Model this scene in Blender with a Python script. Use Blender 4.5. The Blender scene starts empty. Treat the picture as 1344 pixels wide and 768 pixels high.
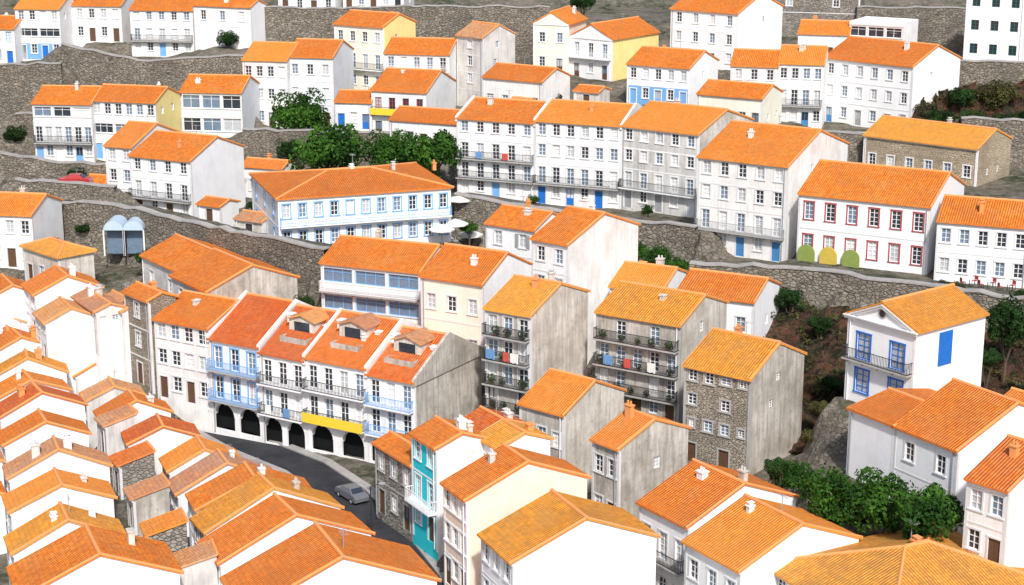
import bpy, math, random
import numpy as np
from mathutils import Vector
from mathutils import noise as mn
random.seed(7)
F=2300.0; PIT=math.radians(15); c=math.cos(PIT); s=math.sin(PIT); HC=60.0
col=bpy.context.scene.collection
R=math.radians
# ---------- camera ----------
cam=bpy.data.cameras.new("camera"); co=bpy.data.objects.new("camera",cam); col.objects.link(co)
co.location=(0,0,HC); co.rotation_euler=(R(90)-PIT,0,0); cam.sensor_width=36; cam.lens=36*F/1344; cam.clip_end=6000; cam.clip_start=1
bpy.context.scene.camera=co
def zat(Y,py):
    m=(py-384)/F; return HC+Y*(m*c+s)/(m*s-c)
def pt(px,py,Y):
    z=zat(Y,py); return Vector(((px-672)/F*(Y*c-(z-HC)*s),Y,z))
def at_z(px,py,z):
    m=(py-384)/F; Y=(z-HC)*(m*s-c)/(m*c+s); return pt(px,py,Y)
def solve_w(x,y,z,u,px):
    k=(px-672)/F; dc=y*c-(z-HC)*s
    return (k*dc-x)/(u[0]-k*u[1]*c)
# ---------- materials ----------
def newmat(name):
    m=bpy.data.materials.new(name); m.use_nodes=True; nt=m.node_tree
    b=nt.nodes['Principled BSDF']; b.inputs['Roughness'].default_value=.85
    b.inputs['Specular IOR Level'].default_value=.25
    return m,nt,b
def N(nt,t,**k):
    n=nt.nodes.new(t)
    for a,v in k.items(): setattr(n,a,v)
    return n
def mixc(nt,fac,a,b,mode='MIX'):
    n=N(nt,'ShaderNodeMix',data_type='RGBA',blend_type=mode)
    for i,v in ((0,fac),(6,a),(7,b)):
        if isinstance(v,(int,float)): n.inputs[i].default_value=v
        elif isinstance(v,tuple): n.inputs[i].default_value=v
        else: nt.links.new(v,n.inputs[i])
    return n.outputs[2]
def math_(nt,op,a,b=None):
    n=N(nt,'ShaderNodeMath',operation=op)
    for i,v in enumerate((a,b)):
        if v is None: continue
        if isinstance(v,(int,float)): n.inputs[i].default_value=v
        else: nt.links.new(v,n.inputs[i])
    return n.outputs[0]
def ramp(nt,src,p0,p1,v0=0.,v1=1.):
    n=N(nt,'ShaderNodeMapRange'); n.inputs[1].default_value=p0;n.inputs[2].default_value=p1;n.inputs[3].default_value=v0;n.inputs[4].default_value=v1
    nt.links.new(src,n.inputs[0]); return n.outputs[0]
def coords(nt,scale=(1,1,1),rand=True):
    tc=N(nt,'ShaderNodeTexCoord'); mp=N(nt,'ShaderNodeMapping'); mp.inputs['Scale'].default_value=scale
    if rand:
        oi=N(nt,'ShaderNodeObjectInfo'); ad=N(nt,'ShaderNodeVectorMath',operation='ADD'); ml=math_(nt,'MULTIPLY',oi.outputs['Random'],57.)
        nt.links.new(tc.outputs['Object'],ad.inputs[0]); nt.links.new(ml,ad.inputs[1]); nt.links.new(ad.outputs[0],mp.inputs[0])
    else: nt.links.new(tc.outputs['Object'],mp.inputs[0])
    return mp.outputs[0]
def noise(nt,vec,sc,det=5,rough=.55):
    n=N(nt,'ShaderNodeTexNoise'); n.inputs['Scale'].default_value=sc; n.inputs['Detail'].default_value=det; n.inputs['Roughness'].default_value=rough
    nt.links.new(vec,n.inputs['Vector']); return n.outputs['Fac']
def bump(nt,b,h,dist,st=1.):
    n=N(nt,'ShaderNodeBump'); n.inputs['Distance'].default_value=dist; n.inputs['Strength'].default_value=st
    nt.links.new(h,n.inputs['Height']); nt.links.new(n.outputs[0],b.inputs['Normal'])
def rgb(*a): return (a[0],a[1],a[2],1)
def plaster(name,base,dirt,amt,heavy=0):
    m,nt,b=newmat(name)
    v=coords(nt); vs=coords(nt,(1.6,1.6,.16))
    a=ramp(nt,noise(nt,vs,1.6,6,.65),.5-heavy*.08,.78-heavy*.08,0,amt)
    d=ramp(nt,noise(nt,v,.35,6,.62),.46-heavy*.06,.76-heavy*.1,0,amt*.8)
    c1=mixc(nt,a,rgb(*base),rgb(*dirt)); c2=mixc(nt,d,c1,rgb(*[x*.8 for x in dirt]))
    if heavy: c2=mixc(nt,ramp(nt,noise(nt,v,1.7,8,.75),.52,.72,0,.6),c2,rgb(*[x*.55 for x in dirt]))
    nt.links.new(c2,b.inputs['Base Color']); bump(nt,b,noise(nt,v,9,4),.03,.5); return m
def stonecol(nt,v,ca,cb,mort,sc):
    vo=N(nt,'ShaderNodeTexVoronoi'); vo.inputs['Scale'].default_value=sc; nt.links.new(v,vo.inputs['Vector'])
    ve=N(nt,'ShaderNodeTexVoronoi',feature='DISTANCE_TO_EDGE'); ve.inputs['Scale'].default_value=sc; nt.links.new(v,ve.inputs['Vector'])
    sp=N(nt,'ShaderNodeSeparateColor'); nt.links.new(vo.outputs['Color'],sp.inputs[0])
    k=mixc(nt,sp.outputs[0],rgb(*ca),rgb(*cb))
    k=mixc(nt,ramp(nt,noise(nt,v,.22,6,.65),.42,.66,0,.75),k,rgb(*[x*.45 for x in ca]))
    e=ramp(nt,ve.outputs['Distance'],0.02,.09,.85,0)
    return mixc(nt,e,k,rgb(*mort)),ramp(nt,ve.outputs['Distance'],0,.15)
def stonem(name,ca,cb,mort,sc=2.2):
    m,nt,b=newmat(name)
    k,h=stonecol(nt,coords(nt,(1,1,1.7)),ca,cb,mort,sc); nt.links.new(k,b.inputs['Base Color'])
    bump(nt,b,h,.07,.9); return m
def tile(name,ca,cb,old,oamt):
    m,nt,b=newmat(name); b.inputs['Roughness'].default_value=.8
    uv=N(nt,'ShaderNodeUVMap'); sx=N(nt,'ShaderNodeSeparateXYZ'); nt.links.new(uv.outputs[0],sx.inputs[0])
    U=math_(nt,'MULTIPLY',sx.outputs[0],1/.25); V=math_(nt,'MULTIPLY',sx.outputs[1],1/.38)
    fu=math_(nt,'FLOOR',U); fv=math_(nt,'FLOOR',V)
    cb3=N(nt,'ShaderNodeCombineXYZ'); nt.links.new(fu,cb3.inputs[0]); nt.links.new(fv,cb3.inputs[1])
    wn=N(nt,'ShaderNodeTexWhiteNoise',noise_dimensions='3D'); nt.links.new(cb3.outputs[0],wn.inputs['Vector'])
    oi=N(nt,'ShaderNodeObjectInfo'); nt.links.new(oi.outputs['Random'],cb3.inputs[2])
    k=mixc(nt,wn.outputs['Value'],rgb(*ca),rgb(*cb))
    v=coords(nt)
    k=mixc(nt,ramp(nt,noise(nt,v,.5,6,.65),.43,.68,0,oamt),k,rgb(*old))
    k=mixc(nt,ramp(nt,noise(nt,v,2.2,6,.75),.46,.7,0,.75),k,rgb(ca[0]*.36,ca[1]*.38,ca[2]*.8))
    k=mixc(nt,ramp(nt,noise(nt,v,.25,4,.6),.5,.7,0,.5),k,rgb(ca[0]*.55,ca[1]*.5,ca[2]*.7))
    su=math_(nt,'ABSOLUTE',math_(nt,'SINE',math_(nt,'MULTIPLY',U,math.pi)))
    fr=math_(nt,'FRACT',V)
    k=mixc(nt,ramp(nt,su,0,.6,.75,0),k,rgb(ca[0]*.25,ca[1]*.22,ca[2]*.4))
    k=mixc(nt,ramp(nt,fr,0,.22,.35,0),k,rgb(ca[0]*.3,ca[1]*.25,ca[2]*.4))
    rr=N(nt,'ShaderNodeTexWhiteNoise',noise_dimensions='1D'); nt.links.new(oi.outputs['Random'],rr.inputs['W'])
    k=mixc(nt,ramp(nt,rr.outputs['Value'],.4,1,0,.42),k,rgb(ca[0]*.5,ca[1]*.45,ca[2]))
    k=mixc(nt,ramp(nt,rr.outputs['Value'],.4,0,0,.35),k,rgb(.95,.42,.08))
    nt.links.new(k,b.inputs['Base Color'])
    h=math_(nt,'ADD',su,math_(nt,'MULTIPLY',math_(nt,'SUBTRACT',1.,fr),.5)); bump(nt,b,h,.08,1.); return m
def flat(name,colr,rough=.6,spec=.3,var=.25):
    m,nt,b=newmat(name); b.inputs['Roughness'].default_value=rough; b.inputs['Specular IOR Level'].default_value=spec
    v=coords(nt); k=mixc(nt,ramp(nt,noise(nt,v,3,4),.4,.7,0,var),rgb(*colr),rgb(*[x*.6 for x in colr])); nt.links.new(k,b.inputs['Base Color']); return m
M={}
M['white']=plaster('white plaster',(.89,.89,.89),(.55,.53,.5),.42)
M['bright']=plaster('fresh white plaster',(.91,.91,.92),(.66,.65,.63),.36)
M['offwhite']=plaster('aged white plaster',(.85,.84,.82),(.46,.44,.41),.6)
M['grey']=plaster('grey render',(.68,.66,.63),(.32,.3,.28),.8)
M['stained']=plaster('stained grey render',(.64,.6,.54),(.29,.26,.22),.85,1)
M['beige']=plaster('beige render',(.78,.73,.66),(.42,.37,.31),.78,1)
M['cream']=plaster('cream plaster',(.9,.86,.72),(.55,.5,.42),.4)
M['yellow']=plaster('yellow plaster',(.93,.77,.32),(.6,.48,.22),.35)
M['peach']=plaster('peach plaster',(.9,.74,.6),(.65,.5,.4),.4)
M['teal']=plaster('turquoise plaster',(.03,.6,.68),(.03,.4,.46),.3)
M['granite']=plaster('granite trim',(.45,.44,.42),(.25,.24,.23),.6)
M['pgrey']=plaster('pale grey trim',(.72,.72,.72),(.5,.49,.48),.5)
M['concrete']=plaster('concrete',(.4,.38,.36),(.19,.18,.17),.7)
M['tilewall']=plaster('pale azulejo tiles',(.76,.79,.83),(.52,.54,.57),.5)
M['stone']=stonem('rubble stone',(.42,.38,.33),(.24,.22,.19),(.12,.11,.1))
M['brownstone']=stonem('brown stone',(.46,.41,.33),(.29,.25,.2),(.15,.13,.11),3.)
M['warmstone']=stonem('warm beige stone',(.64,.53,.38),(.46,.37,.26),(.28,.23,.17),2.6)
RC=((.34,.3,.245),(.17,.15,.12),(.06,.052,.044))
M['retain']=stonem('retaining stone',*RC,1.9)
M['orange']=tile('orange tiles',(1.,.3,.03),(.8,.19,.022),(.8,.38,.13),.5)
M['red']=tile('red orange tiles',(.92,.21,.03),(.66,.125,.025),(.64,.3,.15),.55)
M['amber']=tile('amber tiles',(1.,.42,.045),(.8,.29,.03),(.62,.35,.12),.6)
M['tan']=tile('old tan tiles',(.86,.4,.15),(.64,.27,.1),(.6,.45,.3),.75)
M['mossy']=tile('mossy tiles',(.95,.4,.06),(.7,.28,.05),(.36,.24,.07),.8)
M['ridge']=plaster('mortar ridge tiles',(.8,.32,.1),(.55,.35,.22),.7)
M['wframe']=flat('white paint',(.87,.87,.87),.45,.4,.1)
M['bluep']=flat('blue paint',(.02,.17,.58),.45,.4)
M['mblue']=flat('weathered blue paint',(.07,.24,.5),.5,.4)
M['lblue']=flat('light blue paint',(.2,.44,.8),.45,.4)
M['greenp']=flat('green paint',(.03,.16,.13),.5)
M['redp']=flat('red paint',(.42,.07,.07),.5)
M['brownp']=flat('brown wood',(.13,.07,.04),.6)
M['darkp']=flat('dark iron',(.03,.032,.035),.5,.5)
M['yellowp']=flat('yellow paint',(.92,.64,.05),.6)
M['greyp']=flat('grey paint',(.35,.36,.37),.6)
M['glass']=flat('window glass',(.035,.045,.06),.08,.6,.5)
M['glassb']=flat('blue grey glass',(.17,.24,.33),.1,.6,.5)
M['curtain']=flat('curtained glass',(.5,.52,.54),.35,.5,.4)
M['blind']=flat('closed blind',(.74,.74,.73),.6,.3,.2)
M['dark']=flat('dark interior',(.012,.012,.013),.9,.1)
M['cloth']=flat('canvas',(.82,.8,.75),.8,.1)
M['clothb']=flat('blue cloth',(.15,.3,.55),.8,.1)
M['clothr']=flat('red cloth',(.55,.1,.08),.8,.1)
M['bark']=flat('bark',(.12,.085,.06),.9)
M['rubber']=flat('rubber',(.02,.02,.02),.8)
M['chrome']=flat('metal rim',(.45,.45,.46),.3,.6)
M['terracotta']=flat('terracotta pot',(.5,.18,.08),.8)
M['olive']=flat('olive green paint',(.25,.32,.08),.7)
M['ochre']=flat('ochre paint',(.6,.45,.08),.7)
M['pale']=flat('pale blue sheet',(.5,.62,.75),.4)
for n_,k_ in (('car_white',(.75,.75,.75)),('car_dark',(.03,.035,.05)),('car_red',(.4,.03,.03)),('car_silver',(.16,.17,.19))): M[n_]=flat(n_.replace('_',' ')+' paint',k_,.25,.6,.1)
def leafm(name,a,b_,d):
    m,nt,b=newmat(name); g=N(nt,'ShaderNodeNewGeometry'); v=coords(nt)
    k=mixc(nt,g.outputs['Random Per Island'],rgb(*a),rgb(*b_))
    k=mixc(nt,ramp(nt,noise(nt,v,.9,3),.42,.6,0,.8),k,rgb(*d)); nt.links.new(k,b.inputs['Base Color']); b.inputs['Roughness'].default_value=.7; b.inputs['Specular IOR Level'].default_value=.12
    return m
M['leaf']=leafm('green leaves',(.025,.09,.01),(.065,.15,.018),(.01,.035,.006))
M['leafd']=leafm('dark leaves',(.018,.05,.01),(.035,.085,.018),(.007,.018,.005))
M['leafo']=leafm('olive leaves',(.06,.08,.02),(.11,.09,.035),(.03,.028,.012))
m,nt,b=newmat('asphalt'); v=coords(nt,rand=False); k=mixc(nt,ramp(nt,noise(nt,v,.4,6),.35,.7),rgb(.025,.027,.034),rgb(.055,.056,.06)); nt.links.new(k,b.inputs['Base Color']); bump(nt,b,noise(nt,v,20,3),.01); M['asphalt']=m
m,nt,b=newmat('hillside earth'); v=coords(nt,rand=False)
k=mixc(nt,ramp(nt,noise(nt,v,.15,7,.65),.4,.6),rgb(.2,.17,.135),rgb(.04,.055,.02))
k=mixc(nt,ramp(nt,noise(nt,v,.9,8,.75),.46,.7),k,rgb(.32,.28,.23)); k=mixc(nt,ramp(nt,noise(nt,v,3,6,.75),.5,.7,0,.7),k,rgb(.045,.04,.03))
k2,hh_=stonecol(nt,coords(nt,(1,1,1.7),False),*RC,1.7); g=N(nt,'ShaderNodeNewGeometry'); sx=N(nt,'ShaderNodeSeparateXYZ'); nt.links.new(g.outputs['True Normal'],sx.inputs[0])
k=mixc(nt,ramp(nt,sx.outputs[2],.97,.86),k,k2)
nt.links.new(k,b.inputs['Base Color']); bump(nt,b,noise(nt,v,1.3,8,.7),.6); M['earth']=m
m,nt,b=newmat('reddish rock'); v=coords(nt,rand=False)
k=mixc(nt,ramp(nt,noise(nt,v,.35,8,.7),.4,.62),rgb(.05,.038,.03),rgb(.2,.085,.045))
k=mixc(nt,ramp(nt,noise(nt,v,.8,8,.7),.48,.58),k,rgb(.025,.033,.012)); k=mixc(nt,ramp(nt,noise(nt,v,2.5,8,.7),.53,.76),k,rgb(.27,.2,.15)); nt.links.new(k,b.inputs['Base Color']); bump(nt,b,noise(nt,v,1.5,9,.75),1.); M['rock']=m
# ---------- mesh builder ----------
class MB:
    def __init__(s_): s_.v=[];s_.f=[];s_.uv={}
    def poly(s_,pts,uv=None):
        i=len(s_.v); s_.v+= [tuple(p) for p in pts]; s_.f.append(tuple(range(i,i+len(pts))))
        if uv: s_.uv[len(s_.f)-1]=uv
    def box(s_,x0,x1,y0,y1,z0,z1):
        i=len(s_.v); s_.v+=[(x0,y0,z0),(x1,y0,z0),(x1,y1,z0),(x0,y1,z0),(x0,y0,z1),(x1,y0,z1),(x1,y1,z1),(x0,y1,z1)]
        for q in ((3,2,1,0),(4,5,6,7),(0,1,5,4),(1,2,6,5),(2,3,7,6),(3,0,4,7)): s_.f.append(tuple(i+a for a in q))
    def tube(s_,p,q,r,n=6,r2=None):
        p=Vector(p);q=Vector(q);d=(q-p).normalized(); a=d.orthogonal().normalized(); b_=d.cross(a); r2=r if r2 is None else r2
        i=len(s_.v)
        for P,rr in ((p,r),(q,r2)):
            for k in range(n):
                t=2*math.pi*k/n; s_.v.append(tuple(P+(a*math.cos(t)+b_*math.sin(t))*rr))
        for k in range(n): s_.f.append((i+k,i+(k+1)%n,i+n+(k+1)%n,i+n+k))
        s_.f.append(tuple(i+k for k in range(n))[::-1]); s_.f.append(tuple(i+n+k for k in range(n)))
    def mesh(s_,name,mat):
        me=bpy.data.meshes.new(name); me.from_pydata(s_.v,[],s_.f)
        if s_.uv:
            ul=me.uv_layers.new(name='UVMap')
            for fi,uvs in s_.uv.items():
                for li,w in zip(me.polygons[fi].loop_indices,uvs): ul.data[li].uv=w
        me.materials.append(mat); me.update(); return me
    def build(s_,name,mat,parent=None,loc=None,rz=0):
        return link(name,s_.mesh(name,mat),parent,loc,rz)
def link(name,me,parent=None,loc=None,rz=0):
    o=bpy.data.objects.new(name,me); col.objects.link(o)
    if parent: o.parent=parent
    if loc is not None: o.location=loc
    o.rotation_euler=(0,0,rz); return o
def empty(name,loc,rz=0):
    o=bpy.data.objects.new(name,None); col.objects.link(o); o.location=loc; o.rotation_euler=(0,0,rz); o.empty_display_size=.5; return o
def tag(o,label,cat,group=None,kind=None):
    if label:o['label']=label
    if cat:o['category']=cat
    if group:o['group']=group
    if kind:o['kind']=kind
    return o
# ---------- windows ----------
wc={}
def wmesh(kind,w,h,what,mat):
    key=(kind,round(w,2),round(h,2),what,mat.name)
    if key in wc: return wc[key]
    mb=MB(); x=w/2
    if what=='frame':
        t=.07
        mb.box(-x,-x+t,.09,.15,0,h); mb.box(x-t,x,.09,.15,0,h); mb.box(-x+t,x-t,.09,.15,0,t); mb.box(-x+t,x-t,.09,.15,h-t,h)
        if kind=='door':
            mb.box(-x+t,x-t,.11,.14,t,h*.45); mb.box(-.03,.03,.1,.149,h*.45,h-t)
        elif kind=='wide':
            n=max(2,int(w/.9))
            for i in range(1,n): mb.box(-x+w*i/n-.03,-x+w*i/n+.03,.1,.149,t,h-t)
            mb.box(-x+t,x-t,.105,.145,h*.7,h*.7+.05)
        elif kind=='solid':
            mb.box(-x+t,x-t,.115,.14,t,h-t); mb.box(-.02,.02,.1,.149,t,h-t)
            for q in range(3): mb.box(-x+t+.06,-.08,.105,.116,.15+q*h*.31,.15+q*h*.31+h*.24); mb.box(.08,x-t-.06,.105,.116,.15+q*h*.31,.15+q*h*.31+h*.24)
        else:
            mb.box(-.035,.035,.1,.149,t,h-t)
            for q in ((.33,.66) if h<1.8 else (.25,.5,.75)): mb.box(-x+t,x-t,.105,.145,h*q-.022,h*q+.022)
    elif what=='pane':
        mb.poly([(-x,.165,0),(x,.165,0),(x,.165,h),(-x,.165,h)])
        mb.poly([(-x,.175,0),(-x,.175,h),(x,.175,h),(x,.175,0)])
    elif what=='surround':
        t=.14
        mb.box(-x-t,-x,-.035,.02,0,h); mb.box(x,x+t,-.035,.02,0,h); mb.box(-x-t-.03,x+t+.03,-.045,.02,h,h+t)
        if kind not in('door','solid'): mb.box(-x-t-.04,x+t+.04,-.1,.02,-.1,0)
    elif what=='shutter':
        for sg in(-1,1):
            x0=sg*(x+.03); x1=sg*(x+.03+w*.45); a,b_=min(x0,x1),max(x0,x1); mb.box(a,b_,-.09,-.05,0,h)
            for i in range(7): mb.box(a+.05,b_-.05,-.105,-.09,.08+i*(h-.15)/7,.08+i*(h-.15)/7+.08)
    me=mb.mesh({'frame':'window','pane':'pane','surround':'surround','shutter':'shutter'}[what],mat); wc[key]=me; return me
PANES=['glass','glass','glassb','glassb','curtain','curtain','blind','glass']
def window(parent,loc,rz,kind,w,h,fm,sm,pm=None):
    nm='door' if kind in('door','solid') else 'window'
    o=link(nm,wmesh(kind,w,h,'frame',fm),parent,loc,rz)
    pm=pm or M[random.choice(PANES)]
    link('pane',wmesh(kind,w,h,'pane',pm),o)
    if sm: link('surround',wmesh(kind,w,h,'surround',sm),o)
    return o
def railing_mb(x0,x1,d,h=1.0,step=.16):
    mb=MB()
    for z in (.08,h): mb.box(x0,x1,-d,-d+.05,z-.03,z+.02); mb.box(x0,x0+.05,-d+.05,-.01,z-.03,z+.02); mb.box(x1-.05,x1,-d+.05,-.01,z-.03,z+.02)
    n=max(2,int((x1-x0)/step))
    for i in range(n+1):
        x=x0+.01+(x1-x0-.05)*i/n; mb.box(x,x+.035,-d+.01,-d+.04,.1,h-.03)
    for i in range(1,int(d/.2)+1):
        for x in (x0+.01,x1-.04): mb.box(x,x+.03,-d+.2*i,-d+.2*i+.03,.1,h-.03)
    return mb
def wallface(mb,P,u0,u1,z0,z1,holes,dep=.17):
    us=sorted({u0,u1,*[a for h in holes for a in h[:2] if u0<a<u1]}); zs=sorted({z0,z1,*[a for h in holes for a in h[2:4] if z0<a<z1]})
    for i in range(len(us)-1):
        for j in range(len(zs)-1):
            uc=(us[i]+us[i+1])/2; zc=(zs[j]+zs[j+1])/2
            if any(h[0]<uc<h[1] and h[2]<zc<h[3] for h in holes): continue
            mb.poly([P(us[i],zs[j],0),P(us[i+1],zs[j],0),P(us[i+1],zs[j+1],0),P(us[i],zs[j+1],0)])
    if dep:
        for a,b_,z,w in [h[:4] for h in holes]:
            mb.poly([P(a,z,0),P(a,z,dep),P(a,w,dep),P(a,w,0)]); mb.poly([P(b_,z,0),P(b_,w,0),P(b_,w,dep),P(b_,z,dep)])
            mb.poly([P(a,z,0),P(b_,z,0),P(b_,z,dep),P(a,z,dep)]); mb.poly([P(a,w,0),P(a,w,dep),P(b_,w,dep),P(b_,w,0)])
def slab(mb,pts,t,e,sdir,org):
    e=Vector(e);sdir=Vector(sdir);org=Vector(org); pts=[Vector(p) for p in pts]
    top=[p+Vector((0,0,t)) for p in pts]
    mb.poly(top,[((p-org).dot(e)+50,(p-org).dot(sdir)+.01) for p in pts])
    mb.poly(pts[::-1],[((p-org).dot(e)+50,(p-org).dot(sdir)+.01) for p in pts[::-1]])
    n=len(pts)
    for i in range(n):
        a,b_=i,(i+1)%n; mb.poly([pts[a],pts[b_],top[b_],top[a]],[(0.1,.1),(.1,.1),(.12,.12),(.12,.12)])
ANC=[]; H={}
def antenna(par,x,y,z):
    mb=MB(); mb.tube((x,y,z-.3),(x,y,z+1.6),.03,5); mb.tube((x-.6,y,z+1.5),(x+.6,y,z+1.5),.02,4)
    for i in range(5): mb.tube((x-.5+i*.25,y-.3,z+1.5),(x-.5+i*.25,y+.3,z+1.5),.012,4)
    mb.build('antenna',M['greyp'],par)
def house(label,xl,xc,xr,ye,yb,Y,th,w='white',rf='orange',t='x',pit=20,A=None,B=None,nf=None,nc=None,win='wframe',sur='pgrey',
          bal=(),balc='darkp',side=None,sw=None,g='dw',par=False,ch=None,trim=None,after=None,key=None,cat='house',dormer=False,ww=.95,wh=1.5,door='brownp',french=(),band=None,paint=None,group=None,ant=None,pmat=None,wide=(),na=3,irr=0.,sbal=None,shut=None,wash=()):
    if ch is None: ch=random.choice((0,1,1,1,2))
    th=R(th); u=(-math.cos(th),math.sin(th)); v=(math.sin(th),math.cos(th))
    if after: X0,Y=H[after]['left']; 
    ze=zat(Y,ye); zb=zat(Y,yb) if yb>0 else ze+yb
    zm=(ze+zb)/2; h=ze-zb
    if after: X=X0
    else: X=(xc-672)/F*(Y*c-(zm-HC)*s)
    if A is None: A=solve_w(X,Y,zm,u,xl)
    if B is None: B=solve_w(X,Y,zm,v,xr) if xr is not None else 9.
    if not(2.<A<30) or not(2.<B<30) : print('CHECK',label,round(A,1),round(B,1))
    A=min(max(A,2.5),30);B=min(max(B,3),17) if cat!='building' else min(B,26)
    cx=X+u[0]*A/2+v[0]*B/2; cy=Y+u[1]*A/2+v[1]*B/2
    for a in (0,.5,1):
        for b_ in (0,.5,1): ANC.append((X+u[0]*A*a+v[0]*B*b_,Y+u[1]*A*a+v[1]*B*b_,zb-.1))
    ro=empty('house' if cat=='house' else cat.replace(' ','_'),(cx,cy,zb),-th); tag(ro,label,cat,group)
    ax,by=A/2,B/2; FH=-5.
    nf=nf if nf is not None else max(1,round(h/3.0)); fh=h/nf; nc=nc if nc is not None else max(1,round(A/2.3))
    wh=min(wh,fh-1.15) if fh<2.9 else wh
    Wm=M[w]; fm=M[win]; sm=M[sur] if sur else None
    holes=[];wins=[]
    for i in range(nf):
        zf=i*fh
        if i in wide:
            n=max(1,round(A/3.2)); wd=A/n-.35
            for j in range(n): uu=-ax+A*(j+.5)/n; holes.append((uu-wd/2,uu+wd/2,zf+.95,zf+fh-.45)); wins.append((uu,zf+.95,'wide',wd,fh-1.4))
            continue
        ncc=na if (i==0 and g=='arch') else nc
        for j in range(ncc):
            uu=-ax+A*(j+.5)/ncc
            if i==0 and g=='none': continue
            if i==0 and g=='arch':
                wd=min(2.5,A/ncc-.6); hh=min(fh-.4,2.7); holes.append((uu-wd/2,uu+wd/2,0,hh)); wins.append((uu,0,'arch',wd,hh)); continue
            W_=ww; k='sash'; z0=zf+.9; H_=min(wh,fh-1.15)
            if irr:
                if random.random()<irr*.5: continue
                if random.random()<irr: W_=ww*random.uniform(.65,1.2); H_*=random.uniform(.6,1.0); z0+=random.uniform(0,.3) if H_<wh*.85 else 0
            if i in bal or i in french: k='french'; z0=zf+.12; H_=min(2.2,fh-.6)
            if i==0 and g!='w' and (j%2==0 if nc>2 else j==nc-1): k=random.choice(['door','solid']); z0=0; H_=min(2.2,fh-.4); W_=1.0
            if A/nc<W_+.3: W_=A/nc-.35
            holes.append((uu-W_/2,uu+W_/2,z0,z0+H_)); wins.append((uu,z0,k,W_,H_))
    mb=MB()
    wallface(mb,lambda a,z,d:(a,-by+d,z),-ax,ax,FH,h,holes)
    sh=[];sws=[]
    if side is None: side=random.choice([(0,0),(0,0),(1,1),(2,1),(1,2)]) if B>5 else (0,0)
    if side[0]:
        for i in range(side[1]):
            for j in range(side[0]):
                if side[2:] : a=-by+B*(j+.5)/side[0]
                else: a=-by+B*(j+random.uniform(.5,.8))/(side[0]+.4)
                fi=nf-1-i
                if fi<0: continue
                z0=fi*fh+.9; W_,H_=(ww,min(wh,fh-1.15)) if side[2:] else (.7,min(1.,fh-1.4))
                sh.append((a-W_/2,a+W_/2,z0,z0+H_)); sws.append((a,z0,W_,H_))
    wallface(mb,lambda a,z,d:(ax-d,a,z),-by,by,FH,h,sh)
    mb.poly([(ax,by,FH),(-ax,by,FH),(-ax,by,h),(ax,by,h)]); mb.poly([(-ax,by,FH),(-ax,-by,FH),(-ax,-by,h),(-ax,by,h)])
    tp=math.tan(R(pit))
    if t=='x': rise=by*tp; [mb.poly([(x,-by,h),(x,by,h),(x,0,h+rise)]) for x in(ax,-ax)]
    elif t=='y': rise=ax*tp; [mb.poly([(-ax,y,h),(ax,y,h),(0,y,h+rise)]) for y in(-by,by)]
    elif t=='hip': rise=min(ax,by)*tp; mb.poly([(-ax,-by,h-.01),(ax,-by,h-.01),(ax,by,h-.01),(-ax,by,h-.01)])
    elif t=='shed':
        rise=B*tp; mb.poly([(ax,-by,h),(ax,by,h),(ax,by,h+rise)]); mb.poly([(-ax,-by,h),(-ax,by,h),(-ax,by,h+rise)]); mb.poly([(-ax,by,h),(ax,by,h),(ax,by,h+rise),(-ax,by,h+rise)])
    else: rise=.5
    mb.build('wall',Wm,ro)
    if sw:
        m2=MB(); 
        wallface(m2,lambda a,z,d:(ax+.012-d,a,z),-by,by,FH,h,sh,.02)
        if t=='x': m2.poly([(ax+.012,-by,h),(ax+.012,by,h),(ax+.012,0,h+rise)])
        m2.build('side_wall',M[sw],ro)
    if paint:
        m2=MB(); i0,pm_=paint; wallface(m2,lambda a,z,d:(a,-by-.012,z),-ax+.23,ax-.23,i0*fh-.06,(i0+1)*fh-.2,holes,0); m2.build('painted_wall',M[pm_],ro)
    o=.3; gg=.12; T=.16; rm=M[rf]; rb=MB(); z=lambda q:h-q*tp+.01; cs=math.cos(R(pit)); sn=math.sin(R(pit)); rz=h+rise+.01
    rid=MB()
    if t=='x':
        for sg in(-1,1): slab(rb,[(-ax-gg,sg*(by+o),z(o)),(ax+gg,sg*(by+o),z(o)),(ax+gg,0,rz),(-ax-gg,0,rz)][::(1 if sg<0 else -1)],T,(1,0,0),(0,-sg*cs,sn),(0,sg*(by+o),z(o)))
        rid.tube((-ax-gg,0,rz+T),(ax+gg,0,rz+T),.15,8)
        for sg in(-1,1): rid.tube((ax+gg-.08,sg*(by+o),z(o)+T),(ax+gg-.08,0,rz+T),.1,6)
    elif t=='y':
        for sg in(-1,1): slab(rb,[(sg*(ax+o),-by-gg,z(o)),(sg*(ax+o),by+gg,z(o)),(0,by+gg,rz),(0,-by-gg,rz)][::(1 if sg>0 else -1)],T,(0,1,0),(-sg*cs,0,sn),(sg*(ax+o),0,z(o)))
        rid.tube((0,-by-gg,rz+T),(0,by+gg,rz+T),.15,8)
    elif t=='hip':
        ml=min(ax,by); rx=max(0,ax-ml); ry=max(0,by-ml)
        E=[(-ax-o,-by-o,z(o)),(ax+o,-by-o,z(o)),(ax+o,by+o,z(o)),(-ax-o,by+o,z(o))]
        if rx>0: Rr=[(-rx,0,rz),(rx,0,rz),(rx,0,rz),(-rx,0,rz)]
        else: Rr=[(0,-ry,rz),(0,-ry,rz),(0,ry,rz),(0,ry,rz)]
        dirs=[((1,0,0),(0,cs,sn)),((0,1,0),(-cs,0,sn)),((1,0,0),(0,-cs,sn)),((0,1,0),(cs,0,sn))]
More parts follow.
